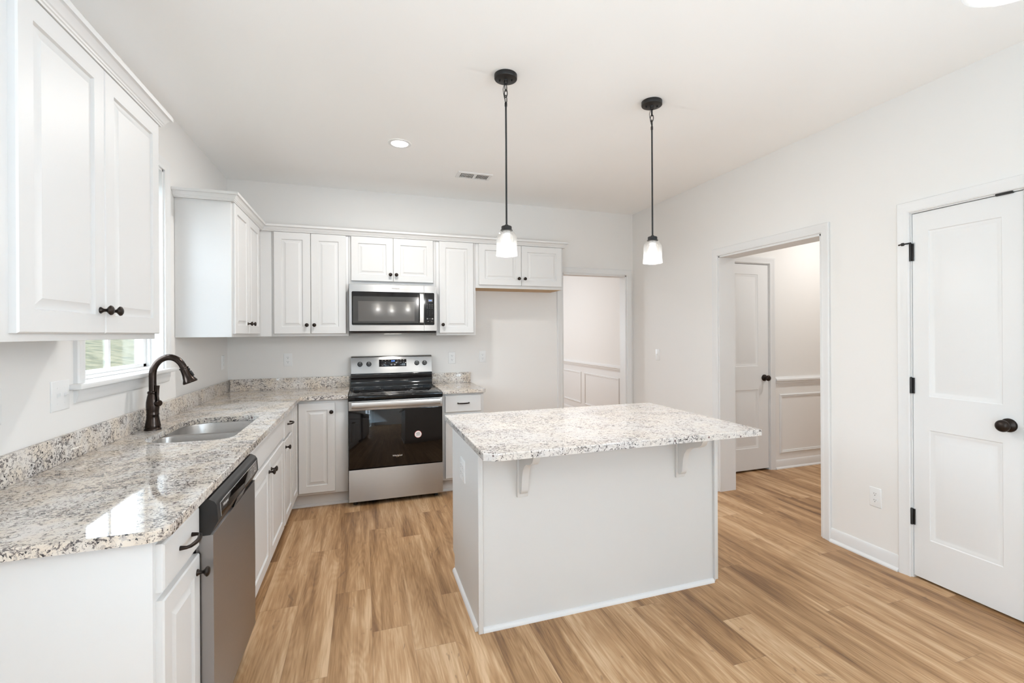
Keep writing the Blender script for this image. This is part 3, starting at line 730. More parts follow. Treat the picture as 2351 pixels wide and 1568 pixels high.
b = B(); bowl(b, far); b.build('bowl', 'sinksteel', s_, norm=False, ang=60)
for yc in (-2.0, -1.63): b = B(); b.lathe([(0.045, 0.6845), (0.045, 0.687), (0.036, 0.688), (0.03, 0.685), (0, 0.685)], (0.33, yc, 0), (0, 0, 1), 24); b.build('drain', 'chrome', s_)

# faucet
fx, fy = 0.080, -1.777
fc = thing('faucet', (fx, fy, CT), 'dark bronze gooseneck pull-down faucet behind the sink', 'faucet')
b = B(); z = CT
b.lathe([(0.0365, 0.0), (0.037, 0.006), (0.0335, 0.010), (0.035, 0.018), (0.0325, 0.030), (0.0285, 0.055), (0.0262, 0.074), (0.0275, 0.078), (0.0275, 0.083), (0.0262, 0.087), (0.0275, 0.100), (0.0292, 0.122), (0.0285, 0.145), (0.0240, 0.172), (0.0205, 0.187), (0.0228, 0.190), (0.0228, 0.198), (0.0185, 0.202)], (fx, fy, z + 0.0005), (0, 0, 1), 32)
b.build('base', 'faucet', fc, ang=50)
b = B(); pts = [(fx, fy, z + 0.198), (fx, fy, z + 0.245)]
cxr, zc = fx + 0.071, z + 0.286
for i in range(0, 17):
    a = R(180 - 9.9 * i); pts.append((cxr + 0.071 * math.cos(a), fy, zc + 0.0915 * math.sin(a)))
b.tube(pts, 0.0165, 20); b.build('spout', 'faucet', fc, ang=60)
pe, pd = V(pts[-1]), (V(pts[-1]) - V(pts[-2])).normalized()
b = B(); b.lathe([(0.0170, -0.002), (0.0220, 0.0), (0.0220, 0.005), (0.0195, 0.007), (0.0195, 0.018), (0.0215, 0.040), (0.0265, 0.063), (0.0340, 0.078), (0.0345, 0.083), (0.0315, 0.086), (0.026, 0.084), (0.0, 0.084)], pe, pd, 28)
sh = b.build('spray_head', 'faucet', fc, ang=45)
sd = V((pd.z, 0, -pd.x)); sd = -sd if sd.x < 0 else sd
b = B(); q = pe + sd * 0.0210; b.lathe([(0.0075, 0), (0.0075, 0.004), (0.004, 0.006), (0, 0.006)], q + pd * 0.016 - sd * 0.003, sd, 14); q2 = pe + pd * 0.04 + sd * 0.0195
b.tube([pe + pd * 0.026 + sd * 0.0205, pe + pd * 0.040 + sd * 0.0230, pe + pd * 0.056 + sd * 0.0262], [0.006, 0.007, 0.005], 10); b.build('spray_button', 'blackmetal', sh)
b = B(); hd = V((0.85, -0.53, 0)).normalized(); hp = V((fx, fy, z + 0.140))
hp2 = hp + V((0.010, 0.03, 0))
b.lathe([(0.014, 0.020), (0.0165, 0.036), (0.0165, 0.043), (0.014, 0.047), (0, 0.048)], hp, hd, 20)
a0 = hp + hd * 0.036
b.tube([a0 + V((0, 0, 0.008)), a0 + V((-0.004, 0.004, 0.035)), a0 + V((-0.004, 0.005, 0.075)), a0 + V((-0.003, 0.005, 0.092))], [0.0065, 0.0055, 0.0075, 0.0082], 12)
b.build('handle', 'faucet', fc, ang=50)

# ------------------------------------------------------------------ dishwasher
dw = thing('dishwasher', (0.33, -2.67, 0), 'stainless steel dishwasher with black control panel under the granite counter', 'dishwasher')
y0, y1 = -2.9765, -2.3635
b = B(); b.box(0.03, y0 + 0.004, 0.10, 0.612, y1 - 0.004, 0.868); b.box(0.03, y0 + 0.02, 0.0, 0.56, y1 - 0.02, 0.10); b.build('body', 'blackplastic', dw)
b = B(); b.prism([(0.613, 0.105), (0.655, 0.105), (0.660, 0.115), (0.661, 0.40), (0.660, 0.752), (0.613, 0.752)], lambda u, v, e: V((u, e, v)), y0, y1); b.build('door', 'dwsteel', dw)
b = B(); b.prism([(0.613, 0.753), (0.652, 0.753), (0.6745, 0.795), (0.6705, 0.846), (0.664, 0.858), (0.648, 0.868), (0.613, 0.868)], lambda u, v, e: V((u, e, v)), y0, y1)
cp = b.build('control_panel', 'blackplastic', dw)
FP = frame((0.6745, y0, 0.795), (0, 1, 0), V((-0.004, 0, 0.051)).normalized(), V((0.051, 0, 0.004)).normalized())
b = B(); panel_face(b, FP, 0.035, 0.004, 0.590, 0.047, [(0, 0), (0, 0.0008), (0.001, 0.0012)], True); b.build('display_panel', 'blackgloss', cp)
b = B(); fb = [(0.034, 0.0475, 0.591, 0.0485), (0.034, 0.0035, 0.035, 0.0485)]
for a in fb: b.rings([rect(FP, *a, 0.0004), rect(FP, *a, 0.0013)], True)
for k in range(5): b.rings([rect(FP, 0.07 + k * 0.02, 0.0492, 0.083 + k * 0.02, 0.0502, 0.0), rect(FP, 0.07 + k * 0.02, 0.0492, 0.083 + k * 0.02, 0.0502, 0.0006)], True)
b.build('panel_trim', 'mark', cp)
b = B(); b.text('Whirlpool', lambda u, v, n: FP(0.092 + u, 0.030 + v, 0.0014 + n), width=0.062); b.build('logo_lettering', 'whitemark', cp)
b = B()
for uu, vv, ww in ((0.46, 0.036, 0.024), (0.52, 0.036, 0.020), (0.525, 0.014, 0.016)): b.rings([rect(FP, uu, vv, uu + ww, vv + 0.0022, 0.0016)], True); b.build('button_mark', 'mark', cp); b = B()
for uu, vv in ((0.468, 0.014), (0.548, 0.020)):
    o_ = arc(0, 0, 0.0085, 0, 360, 20); i_ = arc(0, 0, 0.0066, 0, 360, 20)
    b.rings([[FP(uu + a * 1.2, vv + c_, 0.0016) for a, c_ in o_[:-1]], [FP(uu + a * 1.2, vv + c_, 0.0016) for a, c_ in i_[:-1]]], cap=False); b.build('button_ring', 'mark', cp); b = B()
b = B(); b.prism([(0.655, 0.757), (0.6715, 0.789), (0.6735, 0.788), (0.662, 0.757)], lambda u, v, e: V((u, e, v)), -2.73, -2.60); b.build('latch_recess', 'blackgloss', cp)

# ------------------------------------------------------------------ range
rg = thing('range', (1.378, -0.35, 0), 'stainless steel freestanding electric range with black glass oven door', 'stove')
rx0, rx1 = 1.002, 1.7585
b = B(); b.box(rx0 + 0.001, -0.655, 0.035, rx1 - 0.001, -0.03, 0.885); b.box(rx0 + 0.01, -0.06, 0.88, rx1 - 0.01, -0.012, 1.03); b.build('body', 'blackplastic', rg)
for x in (rx0 + 0.05, rx1 - 0.05):
    for y in (-0.62, -0.08): b = B(); b.lathe([(0.016, 0.0), (0.016, 0.02), (0.009, 0.022), (0.009, 0.04)], (x, y, 0), (0, 0, 1), 14); b.build('foot', 'blackplastic', rg)
b = B(); b.box(rx0, -0.700, 0.862, rx1, -0.062, 0.899, 0.006, 3)
ck = b.build('cooktop', 'blackgloss', rg)
b = B(); b.box(rx0 + 0.028, -0.672, 0.8992, rx1 - 0.028, -0.085, 0.9010, 0.0008); b.build('glass_surface', 'blackglass', ck)
b = B()
for cx, cy, r_ in ((1.19, -0.50, 0.105), (1.19, -0.21, 0.078), (1.565, -0.50, 0.088), (1.565, -0.21, 0.078)):
    o_ = arc(cx, cy, r_, 0, 360, 48)[:-1]; i_ = arc(cx, cy, r_ - 0.002, 0, 360, 48)[:-1]
    b.rings([[V((p[0], p[1], 0.9014)) for p in o_], [V((p[0], p[1], 0.9014)) for p in i_]], cap=False); b.build('burner_ring', 'dimmark', ck); b = B()

b = B()
for x in (rx0 + 0.026, rx1 - 0.028): b.box(x, -0.672, 0.8992, x + 0.0022, -0.085, 0.9016); b.build('cooktop_trim', 'steel', ck); b = B()
# backguard
b = B(); b.prism([(-0.012, 0.90), (-0.012, 1.028), (-0.068, 1.028), (-0.072, 1.015), (-0.070, 0.985), (-0.080, 0.975), (-0.082, 0.93), (-0.090, 0.915), (-0.092, 0.90)], lambda u, v, e: V((e, u, v)), rx0 + 0.006, rx1 - 0.006); b.build('vent_riser', 'blackgloss', rg)
b = B(); b.prism([(-0.010, 1.029), (-0.010, 1.186), (-0.018, 1.192), (-0.036, 1.192), (-0.050, 1.186), (-0.056, 1.176), (-0.080, 1.029)], lambda u, v, e: V((e, u, v)), rx0 + 0.008, rx1 - 0.008)
bg = b.build('backguard', 'steel', rg, ang=40)
sl = V((0, 0.024, 0.147)).normalized(); nn = V((0, -0.147, 0.024)).normalized()
FG = frame((0, -0.080, 1.029), (1, 0, 0), sl, nn)
for x in (1.088, 1.167, 1.608, 1.682):
    b = B(); b.lathe([(0.0235, 0.0005), (0.0235, 0.004), (0.021, 0.006), (0.0205, 0.018), (0.0185, 0.0205), (0, 0.0205)], FG(x, 0.088, 0), nn, 26)
    k = b.build('knob', 'blackplastic', bg, ang=40); k['label'] = 'black round burner knob'
    b = B(); p0 = [(x - 0.005, 0.069), (x + 0.005, 0.069), (x + 0.005, 0.107), (x - 0.005, 0.107)]
    b.rings([[FG(u, v, 0.019) for u, v in p0], [FG(u + (0.001 if u < x else -0.001), v, 0.0255) for u, v in p0]], True); b.build('knob_grip', 'blackplastic', k)
    b = B(); b.rings([rect(FG, x - 0.0011, 0.090, x + 0.0011, 0.106, 0.0258)], True); b.build('pointer_mark', 'whitemark', k)
b = B()
for x in (1.088, 1.167, 1.608, 1.682):
    for v in (0.118, 0.056): b.rings([rect(FG, x - 0.004, v, x + 0.004, v + 0.0016, 0.0006)], True); b.build('knob_mark', 'mark', bg); b = B()
b = B(); panel_face(b, FG, 1.258, 0.060, 1.510, 0.128, [(0, 0), (0, 0.001), (0.001, 0.0016)], True); dp = b.build('display_panel', 'blackgloss', bg)
b = B(); b.text('2:44', lambda u, v, n: FG(1.386 + u, 0.113 + v, 0.002 + n), width=0.032); b.build('clock_digits', 'blue', dp)
b = B()
for u, v, w, h in ((1.283, .117, .011, .003), (1.312, .118, .009, .004), (1.342, .118, .010, .003), (1.311, .095, .010, .006), (1.278, .080, .022, .001), (1.304, .080, .022, .001), (1.281, .070, .015, .004), (1.311, .070, .009, .003),
                   (1.424, .121, .007, .003), (1.419, .109, .020, .003), (1.425, .097, .006, .003), (1.451, .119, .013, .006), (1.479, .119, .010, .005), (1.453, .096, .009, .006), (1.480, .096, .009, .007), (1.453, .073, .010, .003), (1.479, .073, .012, .006)):
    b.rings([rect(FG, u, v, u + w, v + h, 0.002)], True); b.build('button_mark', 'dimmark', dp); b = B()
for u in (1.371, 1.401): b.face([b.bm.verts.new(FG(u + p[0], 0.077 + p[1] * 0.75, 0.002)) for p in arc(0, 0, 0.0095, 0, 360, 18)[:-1]]); b.build('button_mark', 'dimmark', dp); b = B()
# oven door
FO = FB(0, 0, -0.690)
b = B(); b.box(rx0 + 0.003, -0.690, 0.305, rx1 - 0.003, -0.660, 0.853, 0.003); od = b.build('oven_door', 'blackglass', rg); od['label'] = 'black glass oven door'
b = B(); b.box(rx0 + 0.002, -0.693, 0.778, rx1 - 0.002, -0.665, 0.855, 0.003); b.build('door_rail', 'steel', od)
b = B(); b.prism([(-0.722, 0.800), (-0.734, 0.804), (-0.739, 0.815), (-0.739, 0.838), (-0.734, 0.849), (-0.722, 0.853), (-0.715, 0.849), (-0.715, 0.804)], lambda u, v, e: V((e, u, v)), rx0 + 0.026, rx1 - 0.026)
b.box(rx0 + 0.04, -0.718, 0.812, rx0 + 0.07, -0.692, 0.842); b.box(rx1 - 0.07, -0.718, 0.812, rx1 - 0.04, -0.692, 0.842)
b.build('handle', 'steel', od, ang=40)
b = B(); b.text('Whirlpool', lambda u, v, n: FO(1.381 + u, 0.388 + v, 0.0006 + n), width=0.077); lg = b.build('logo_lettering', 'whitemark', od)
b = B(); b.tube([FO(1.372, 0.377, 0.0014), FO(1.392, 0.382, 0.0014), FO(1.404, 0.396, 0.0014), FO(1.396, 0.399, 0.0014)], 0.0009, 6); b.build('logo_swoosh', 'rawwood', lg)
# round sticker on the oven glass
SX, SZ = 1.551, 0.553
b = B(); b.lathe([(0.0295, 0), (0.0295, 0.0006)], FO(SX, SZ, 0.0002), (0, -1, 0), 40); st = b.build('sticker', 'stickred', od); st['label'] = 'round white paper sticker with red rim'
b = B(); b.lathe([(0.0272, 0), (0.0272, 0.0004)], FO(SX, SZ, 0.0008), (0, -1, 0), 40); b.build('sticker_face', 'stickwhite', st)
b = B(); q = R(8)
for v, w in ((0.014, 0.024), (0.008, 0.034), (0.002, 0.036), (-0.004, 0.028), (-0.012, 0.040)):
    b.face([b.bm.verts.new(FO(SX + u * math.cos(q) - vv * math.sin(q), SZ + u * math.sin(q) + vv * math.cos(q), 0.0016)) for u, vv in ((-w / 2, v), (w / 2, v), (w / 2, v + 0.0026), (-w / 2, v + 0.0026))])
b.build('sticker_print', 'darkmark', st)
# storage drawer with a slightly bowed steel face
b = B(); z0, z1 = 0.040, 0.298; ny = 8; prof = [(-0.662, z0), (-0.690, z0)]
for i in range(1, ny): t = i / ny; prof.append((-0.690 - 0.0045 * math.sin(math.pi * t), z0 + (z1 - z0) * t))
prof += [(-0.690, z1), (-0.662, z1)]
b.prism(prof, lambda u, v, e: V((e, u, v)), rx0 + 0.002, rx1 - 0.002); b.build('storage_drawer', 'steel', rg, ang=25)

# ------------------------------------------------------------------ microwave
mw = thing('microwave', (1.378, -0.2, 1.40), 'stainless over-the-range microwave with black glass window hung above the stove', 'microwave')
mx0, mx1, mz0, mz1 = 1.0045, 1.7545, 1.424, 1.8345
b = B(); b.box(mx0 + 0.004, -0.372, mz0, mx1 - 0.004, -0.002, mz1 - 0.001); b.build('body', 'steel', mw)
b = B(); b.prism([(-0.36, mz0 - 0.001), (-0.395, mz0 - 0.001), (-0.39, 1.406), (-0.34, 1.400), (-0.05, 1.400), (-0.05, mz0 - 0.001)], lambda u, v, e: V((e, u, v)), mx0 + 0.006, mx1 - 0.006)
bt = b.build('vent_base', 'blackplastic', mw)
b = B(); b.box(1.30, -0.275, 1.3994, 1.45, -0.205, 1.4010); b.build('task_lens', 'mwlens', bt)
FM = FB(0, 0, -0.400); xs = 1.640
def bowed(x0, x1):  # steel front, bowed slightly outwards
    b = B(); p = [(-0.373, mz0), (-0.394, mz0)]
    for i in range(0, 9): t = i / 8; p.append((-0.397 - 0.004 * math.sin(math.pi * t), mz0 + 0.002 + (mz1 - mz0 - 0.004) * t))
    p += [(-0.394, mz1), (-0.373, mz1)]
    b.prism(p, lambda u, v, e: V((e, u, v)), x0, x1); return b
mdoor = bowed(mx0, xs - 0.0008).build('door', 'steel', mw, ang=25)
mctl = bowed(xs + 0.0012, mx1).build('control_panel', 'steel', mw, ang=25); mctl['label'] = 'steel end panel with black keypad'
def rpoly(x0, z0, x1, z1, r, sides):  # rounded only on the named side
    rl, rr_ = (r, 0.0005) if sides == 'l' else (0.0005, r)
    return rr(x0, z0, x1, z1, rl, rr_, rr_, rl, 5)
def inlay(name, poly, mat, parent, n0=0.0005, n1=0.0030):
    b = B(); b.rings([[FM(u, v, n0) for u, v in poly], [FM(u, v, n1) for u, v in poly]], True); return b.build(name, mat, parent)
wn_ = inlay('window', rpoly(1.0255, 1.478, xs - 0.001, 1.770, 0.010, 'l'), 'blackgloss', mdoor); wn_['label'] = 'black glass door window'
MAT['mesh'] = pbr('microwave_screen', (0.030, 0.028, 0.026), 0.10, coat=0.2)
MAT['mesh2'] = pbr('microwave_inner_screen', (0.085, 0.078, 0.072), 0.10, coat=0.2)
inlay('screen', [(1.036, 1.496), (1.594, 1.496), (1.594, 1.728), (1.036, 1.728)], 'mesh', wn_, 0.003, 0.0033)
inlay('inner_screen', [(1.078, 1.512), (1.556, 1.512), (1.556, 1.686), (1.078, 1.686)], 'mesh2', wn_, 0.0033, 0.0036)
kp = inlay('keypad', rpoly(xs + 0.002, 1.478, 1.7325, 1.770, 0.010, 'r'), 'blackgloss', mctl)
b = B(); b.prism([(-0.425, 1.492), (-0.436, 1.50), (-0.441, 1.55), (-0.443, 1.625), (-0.441, 1.70), (-0.436, 1.755), (-0.425, 1.763), (-0.405, 1.763), (-0.405, 1.745), (-0.424, 1.740), (-0.426, 1.515), (-0.405, 1.51), (-0.405, 1.492)], lambda u, v, e: V((e, u, v)), 1.599, 1.632)
b.build('handle', 'steel', mdoor, ang=30)
b = B(); b.rings([rect(FM, 1.678, 1.689, 1.717, 1.713, 0.0032)], True); b.build('display', 'dimmark', kp)
b = B(); b.text('2:44', lambda u, v, n: FM(1.695 + u, 1.701 + v, 0.0036 + n), width=0.024); b.build('clock_digits', 'blue', kp)
b = B()
for r_ in range(3):
    for c_ in range(3): u, v = 1.664 + c_ * 0.021, 1.664 - r_ * 0.016; b.rings([rect(FM, u, v, u + 0.012, v + 0.003, 0.0034)], True); b.build('key_mark', 'dimmark', kp); b = B()
for r_, row in enumerate(('123', '456', '789', '-0-')):
    for c_, ch in enumerate(row):
        if ch == '-': continue
        b.text(ch, lambda u, v, n, c_=c_, r_=r_: FM(1.670 + c_ * 0.021 + u, 1.607 - r_ * 0.014 + v, 0.0034 + n), height=0.0055); b.build('key_digit', 'dimmark', kp); b = B()
for u, v, w, h in ((1.664, 1.528, .012, .013), (1.686, 1.535, .013, .003), (1.708, 1.528, .014, .013), (1.672, 1.508, .008, .006), (1.706, 1.508, .006, .006)): b.rings([rect(FM, u, v, u + w, v + h, 0.0034)], True); b.build('key_mark', 'dimmark', kp); b = B()
b = B(); b.text('Whirlpool', lambda u, v, n: FM(1.3905 + u, 1.802 + v, 0.0022 + n), width=0.066); b.build('logo_lettering', 'darkmark', mdoor)
l = bpy.data.lights.new('microwave_task_light', 'AREA'); l.shape = 'RECTANGLE'; l.size = 0.14; l.size_y = 0.06; l.energy = 0.9; l.color = (1, 0.95, 0.87)
lo = bpy.data.objects.new('microwave_task_light', l); COL.objects.link(lo); lo.parent = mw; lo.location = V((1.375, -0.24, 1.394)) - WL[mw.name]

# ------------------------------------------------------------------ island
IX0, IX1, IY0, IY1, IT = 1.623, 2.983, -2.604, -1.920, 0.884
isl = thing('kitchen_island', (2.3, -2.26, 0), 'grey painted kitchen island base in the middle of the room', 'island')
b = B(); b.box(IX0 + 0.012, IY0 + 0.012, 0, IX1 - 0.012, IY1 - 0.06, IT); b.box(IX0 + 0.012, IY1 - 0.08, 0.10, IX1 - 0.012, IY1, IT); b.build('body', 'island', isl)
for nm, x in (('side_panel', IX0), ('side_panel', IX1 - 0.012)):
    b = B(); b.prism([(IY0 + 0.012, 0.0), (IY1 - 0.058, 0.0), (IY1 - 0.052, 0.09), (IY1, 0.096), (IY1, IT), (IY0 + 0.012, IT)], lambda u, v, e: V((e, u, v)), x, x + 0.012); b.build(nm, 'island', isl)
for x0 in (IX0 - 0.004, IX1 - 0.018):
    b = B(); b.box(x0, IY0 - 0.004, 0.0 if x0 < 2 else 0.018, x0 + 0.022, IY0 + 0.0125, IT, 0.0015); b.build('corner_trim', 'island', isl)
QR = [(0, 0), (0, 0.016), (0.008, 0.0155), (0.016, 0.011), (0.020, 0.005), (0.0205, 0)]
b = B(); b.sweep([(IX0 + 0.019, IY0 + 0.012, 0), (IX1 - 0.019, IY0 + 0.012, 0)], [(a, c_ * 1.0 + 0.0) for a, c_ in QR], (0, -1, 0)); o = b.build('shoe_molding', 'trim', isl); o['label'] = 'white shoe molding'
b = B(); b.sweep([(IX0, IY1 - 0.062, 0), (IX0, IY0 + 0.022, 0)], QR, (-1, 0, 0)); o = b.build('shoe_molding', 'trim', isl); o['label'] = 'white shoe molding'
def corbel(xc):
    c = []
    z1 = IT - 0.001
    b = B(); y = IY0 + 0.012
    b.box(xc - 0.027, y - 0.012, 0.612, xc + 0.027, y, z1, 0.003)
    # S-curved web
    prof = [(0.010, 0.640), (0.024, 0.632), (0.036, 0.638), (0.046, 0.655), (0.052, 0.690), (0.056, 0.720), (0.066, 0.752), (0.086, 0.778), (0.115, 0.795), (0.150, 0.802), (0.180, 0.812), (0.200, 0.826), (0.212, 0.846), (0.216, 0.865), (0.216, z1), (0.010, z1)]
    b.prism(prof, lambda u, v, e: V((e, y - u, v)), xc - 0.017, xc + 0.017)
    o = b.build('corbel', 'island', isl, ang=40); o['label'] = 'curved grey support bracket'
corbel(1.838); corbel(2.742)
b = B()
o4 = [(1.574, -2.927 + 0.03)] + arc(1.574 + 0.055, -2.927 + 0.03, 0.03, 200, 270, 4)[1:] + arc(2.984 - 0.008, -2.927 + 0.008, 0.008, 270, 360, 3) + [(2.984, -1.942), (1.574, -1.942)]
b = B(); slab(b, o4, [], 0.8845, 0.9145, 0.004)
tag(b.build('island_countertop', 'granite_island', ang=12), 'speckled granite slab on top of the kitchen island', 'countertop')

# ------------------------------------------------------------------ outlets and switches
def plate(F, w, h, parent, n=0.0):
    b = B(); panel_face(b, F, -w / 2, -h / 2, w / 2, h / 2, [(0, n), (0, n + 0.003), (0.0025, n + 0.0055), (0.004, n + 0.006)], True); return b.build('cover_plate', 'plastic', parent)
def outlet(F, label, gangs=1, group='wall outlets', w=None):
    t = thing('outlet', F(0, 0, 0), label, 'outlet', group); plate(F, w or 0.070 + 0.046 * (gangs - 1), 0.117, t)
    for g in range(gangs):
        u0 = (g - (gangs - 1) / 2) * 0.046
        for v0 in (0.0195, -0.0195):
            b = B(); lp = [(u0 + a * 0.0155, v0 + max(-0.0125, min(0.0125, c_ * 0.0165))) for a, c_ in arc(0, 0, 1, 0, 360, 28)[:-1]]
            b.rings([[F(u, v, 0.006) for u, v in lp], [F(u, v, 0.0072) for u, v in lp]], True); r_ = b.build('receptacle', 'plastic', t)
            b = B()
            for du, hh in ((-0.006, 0.0075), (0.006, 0.006)): b.rings([rect(F, u0 + du - 0.0012, v0 + 0.0045 - hh / 2, u0 + du + 0.0012, v0 + 0.0045 + hh / 2, 0.0074)], True)
            b.face([b.bm.verts.new(F(u0 + a, v0 - 0.0065 + c_, 0.0074)) for a, c_ in arc(0, 0, 0.0026, 0, 360, 12)[:-1]])
            b.build('slots', 'slot', r_)
        b = B(); b.lathe([(0.0028, 0.006), (0.0028, 0.0066), (0, 0.0068)], F(u0, 0, 0), F(0, 0, 1) - F(0, 0, 0), 10); b.build('screw', 'plastic', t)
    return t
def switch(F, label, gangs=1, group='wall switches'):
    t = thing('light_switch', F(0, 0, 0), label, 'switch', group); plate(F, 0.070 + 0.046 * (gangs - 1), 0.117, t)
    for g in range(gangs):
        u0 = (g - (gangs - 1) / 2) * 0.046
        b = B(); b.rings([rect(F, u0 - 0.005, -0.012, u0 + 0.005, 0.012, 0.0062)], True); b.build('toggle_slot', 'plastic', t)
        b = B(); b.rings([rect(F, u0 - 0.0042, -0.006, u0 + 0.0042, 0.009, 0.006), rect(F, u0 - 0.0036, 0.002, u0 + 0.0036, 0.011, 0.017)], True); b.build('toggle', 'plastic', t)
        for v in (0.03, -0.03): b = B(); b.lathe([(0.0028, 0.006), (0.0028, 0.0066), (0, 0.0068)], F(u0, v, 0), F(0, 0, 1) - F(0, 0, 0), 10); b.build('screw', 'plastic', t)
    return t
outlet(FB(0.474, 1.169, 0), 'white duplex outlet on back wall under the pair of doors left of the range')
outlet(FB(1.962, 1.154, 0), 'white outlet on the back wall just right of the range')
outlet(FB(2.278, 1.160, 0), 'white outlet in the empty refrigerator space')
outlet(FR(-2.7325, 0.386, XR), 'white outlet low on the right wall beside the closet door')
outlet(FR(-2.235, 0.665, IX0 ), 'white outlet on the left side of the island', 2, w=0.115)
switch(FL(-2.410, 1.164, 0), 'white two-toggle switch plate left of the kitchen window', 2)
switch(FL(-2.762, 1.167, 0), 'white switch plate cut off by the left edge of the photo', 1)
switch(FR(-0.486, 1.163, XR), 'white single switch on the right wall between the two doorways')
outlet(FL(-1.075, 1.163, 0), 'white outlet on the window wall behind the faucet spout')
outlet(FL(-0.153, 1.166, 0), 'white outlet on the window wall close to the room corner')

# ------------------------------------------------------------------ lamps
def point(name, loc, power, parent, col=(0.96, 0.95, 0.93), r=0.03):
    l = bpy.data.lights.new(name, 'POINT'); l.energy = power; l.color = col; l.shadow_soft_size = r
    o = bpy.data.objects.new(name, l); COL.objects.link(o); o.parent = parent; o.location = V(loc) - WL[parent.name]; return o
def glass_shade(x, y, zb, parent, power, arm=False):
    """jar-shaped seeded glass shade, rim at height zb"""
    b = B(); b.lathe([(0.058, 0.0), (0.0565, 0.012), (0.0545, 0.025), (0.0545, 0.095), (0.050, 0.110), (0.040, 0.124), (0.031, 0.131), (0.029, 0.134),
                      (0.026, 0.134), (0.029, 0.129), (0.038, 0.121), (0.047, 0.108), (0.0515, 0.094), (0.0515, 0.025), (0.0535, 0.012), (0.055, 0.0), (0.058, 0.0)], (x, y, zb), (0, 0, 1), 40, caps=False)
    s = b.build('glass_shade', 'seeded', parent, ang=60); s['label'] = 'clear seeded glass jar shade'
    b = B(); b.lathe([(0.0325, 0.131), (0.0325, 0.1345), (0.0275, 0.137), (0.0275, 0.153), (0.024, 0.156), (0.010, 0.157), (0.010, 0.162), (0.0055, 0.165)], (x, y, zb), (0, 0, 1), 32); b.build('socket_cap', 'blackmetal', parent, ang=30)
    b = B(); b.lathe([(0.019, 0.134), (0.019, 0.112), (0.0165, 0.110)], (x, y, zb), (0, 0, 1), 24); b.build('socket', 'plastic', parent)
    b = B(); b.lathe([(0.0135, 0.110), (0.0145, 0.098), (0.022, 0.082), (0.0285, 0.062), (0.0295, 0.050), (0.0265, 0.036), (0.018, 0.026), (0.008, 0.0215), (0, 0.021)], (x, y, zb), (0, 0, 1), 28, caps=False)
    o = b.build('bulb', 'bulb', parent, ang=60); o['label'] = 'glowing white bulb'
    point('bulb_light', (x, y, zb + 0.012), power, parent)
def link_pts(c, d1, d2, a, bb, n=14):
    return [V(c) + V(d1) * (a * math.cos(2 * math.pi * i / n)) + V(d2) * (bb * math.sin(2 * math.pi * i / n)) for i in range(n)]
def pendant(x, y, label):
    t = thing('pendant_light', (x, y, H), label, 'lamp', 'pendant lights over the island')
    b = B(); b.lathe([(0.060, 0.0), (0.060, -0.020), (0.0585, -0.0225), (0.055, -0.024), (0.012, -0.026), (0.010, -0.030), (0, -0.030)], (x, y, H - 0.0005), (0, 0, 1), 48); cn = b.build('canopy', 'blackmetal', t)
    for dx, dy in ((-0.030, 0.012), (0.030, -0.012)): b = B(); b.lathe([(0.0045, -0.024), (0.0045, -0.033), (0.003, -0.035), (0, -0.035)], (x + dx, y + dy, H), (0, 0, 1), 12); b.build('screw', 'blackmetal', cn)
    z = H - 0.030
    b = B(); b.tube(link_pts((x, y, z - 0.008), (1, 0, 0), (0, 0, 1), 0.009, 0.012), 0.0026, 8, closed=True); b.build('hook', 'blackmetal', t, ang=70)
    for k, (dz, d) in enumerate(((0.040, (0.75, 0.65, 0)), (0.073, (0.65, -0.75, 0)), (0.103, (0.75, 0.65, 0)))):
        b = B(); b.tube(link_pts((x, y, z - dz + 0.006), d, (0, 0, 1), 0.0095, 0.021), 0.0024, 8, closed=True); b.build('chain_link', 'blackmetal', t, ang=70)
    b = B(); b.tube([(x - 0.004, y, z), (x - 0.014, y + 0.004, z - 0.045), (x - 0.010, y, z - 0.085), (x, y, z - 0.120)], 0.0016, 6); b.build('wire', 'blackmetal', t)
    b = B(); b.lathe([(0.0, 2.620), (0.004, 2.620), (0.0068, 2.614), (0.0068, 2.598), (0.0048, 2.594), (0.0048, 1.972)], (x, y, 0), (0, 0, 1), 16); b.build('rod', 'blackmetal', t, ang=40)
    glass_shade(x, y, 1.808, t, 12.5)
pendant(1.838, -2.36, 'black-rod pendant light with seeded glass shade, the left one over the island')
pendant(2.738, -2.36, 'black-rod pendant light with seeded glass shade, the right one over the island')
# three-arm fixture hanging near the camera; only one shade reaches into the frame
cx, cy = 1.60, -4.57
t = thing('chandelier', (cx, cy, H), 'glass-shade ceiling fixture partly in the top right corner', 'lamp')
b = B(); b.lathe([(0.065, 0.0), (0.065, -0.02), (0.058, -0.025), (0.01, -0.03)], (cx, cy, H - 0.0005), (0, 0, 1), 40); b.build('canopy', 'blackmetal', t)
b = B(); b.lathe([(0.006, H - 0.03), (0.006, 2.16), (0.022, 2.15), (0.026, 2.12), (0.022, 2.09), (0, 2.08)], (cx, cy, 0), (0, 0, 1), 20); b.build('stem', 'blackmetal', t)
for sx, sy in ((1.846, -4.428), (1.352, -4.428), (1.60, -4.855)):
    d = V((sx - cx, sy - cy, 0)); b = B()
    b.tube([(cx, cy, 2.12), V((cx, cy, 2.13)) + d * 0.4, V((cx, cy, 2.125)) + d * 0.8, V((cx, cy, 2.10)) + d * 0.96, (sx, sy, 2.06), (sx, sy, 1.965)], 0.006, 10); b.build('arm', 'blackmetal', t, ang=60)
    glass_shade(sx, sy, 1.808, t, 2.5)
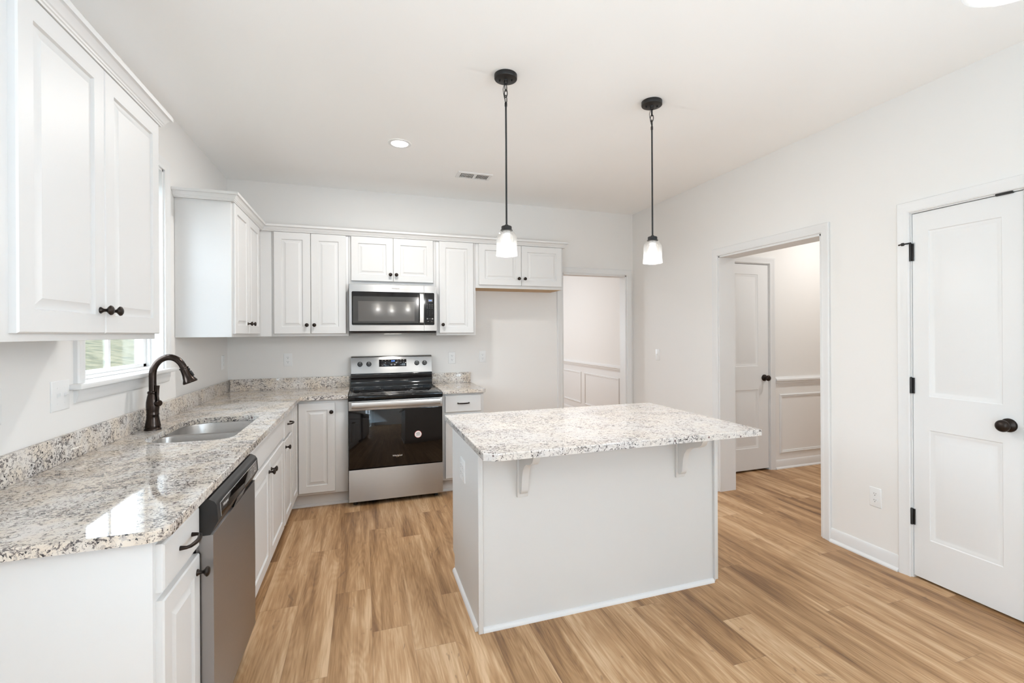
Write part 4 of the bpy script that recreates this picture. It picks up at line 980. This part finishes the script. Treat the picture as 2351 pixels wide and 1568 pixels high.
# recessed downlight
rl = thing('recessed_light', (1.37, -1.26, H), 'round white recessed downlight glowing in the ceiling', 'lamp')
b = B(); b.lathe([(0.082, -0.0003), (0.080, -0.004), (0.060, -0.0055), (0.058, -0.003)], (1.372, -1.262, H), (0, 0, 1), 44, caps=False); b.build('trim_ring', 'plastic', rl)
b = B(); b.lathe([(0.0585, -0.0035), (0.03, -0.0048), (0, -0.005)], (1.372, -1.262, H), (0, 0, 1), 44, caps=False); b.build('lens', 'led', rl)
def can(name, x, y, power, parent=None):
    l = bpy.data.lights.new(name, 'AREA'); l.shape = 'DISK'; l.size = 0.11; l.energy = power; l.color = (0.96, 0.95, 0.93)
    o = bpy.data.objects.new(name, l); COL.objects.link(o)
    if parent: o.parent = parent; o.location = V((x, y, H - 0.008)) - WL[parent.name]
    else: o.location = (x, y, H - 0.008)
can('downlight_beam', 1.372, -1.262, 15, rl)
can('living_ceiling_fill', 1.0, -6.3, 4); can('living_ceiling_fill_far', 3.0, -6.3, 4)  # unseen lamps without fixtures, added to fill the living end
can('hall_ceiling_fill', 5.6, -1.85, 15.5); can('dining_ceiling_fill', 2.9, 2.4, 18)  # added lamps without fixtures, brighten the hall and dining room
# ceiling register
vt = thing('air_vent', (2.03, -0.75, H), 'white louvered air register in the ceiling above the tall cabinet', 'vent')
x0, x1, y0, y1 = 1.878, 2.180, -0.832, -0.672
b = B(); b.rings([[V(p) for p in ((x0, y0, H - 0.0005), (x1, y0, H - 0.0005), (x1, y1, H - 0.0005), (x0, y1, H - 0.0005))], [V(p) for p in ((x0 + .004, y0 + .004, H - 0.007), (x1 - .004, y0 + .004, H - 0.007), (x1 - .004, y1 - .004, H - 0.007), (x0 + .004, y1 - .004, H - 0.007))],
                  [V(p) for p in ((x0 + .026, y0 + .026, H - 0.009), (x1 - .026, y0 + .026, H - 0.009), (x1 - .026, y1 - .026, H - 0.009), (x0 + .026, y1 - .026, H - 0.009))], [V(p) for p in ((x0 + .026, y0 + .026, H - 0.002), (x1 - .026, y0 + .026, H - 0.002), (x1 - .026, y1 - .026, H - 0.002), (x0 + .026, y1 - .026, H - 0.002))]], cap=False)
b.build('vent_frame', 'plastic', vt)
b = B(); b.box(x0 + .026, y0 + .026, H - 0.0015, x1 - .026, y1 - .026, H - 0.0005); b.build('vent_throat', 'slot', vt)
b = B(); n = 20
for i in range(n):
    x = x0 + 0.030 + i * (x1 - x0 - 0.060) / (n - 1)
    if i == 10: b.box(x - 0.008, y0 + .026, H - 0.008, x + 0.008, y1 - .026, H - 0.003); continue
    b.prism([(x - 0.0045, H - 0.0095), (x - 0.001, H - 0.0095), (x + 0.0055, H - 0.004), (x + 0.002, H - 0.004)], lambda u, v, e: V((u, e, v)), y0 + .026, y1 - .026)
b.box(x0 + .04, -0.757, H - 0.004, 2.02, -0.748, H - 0.002)
b.build('louvers', 'plastic', vt)
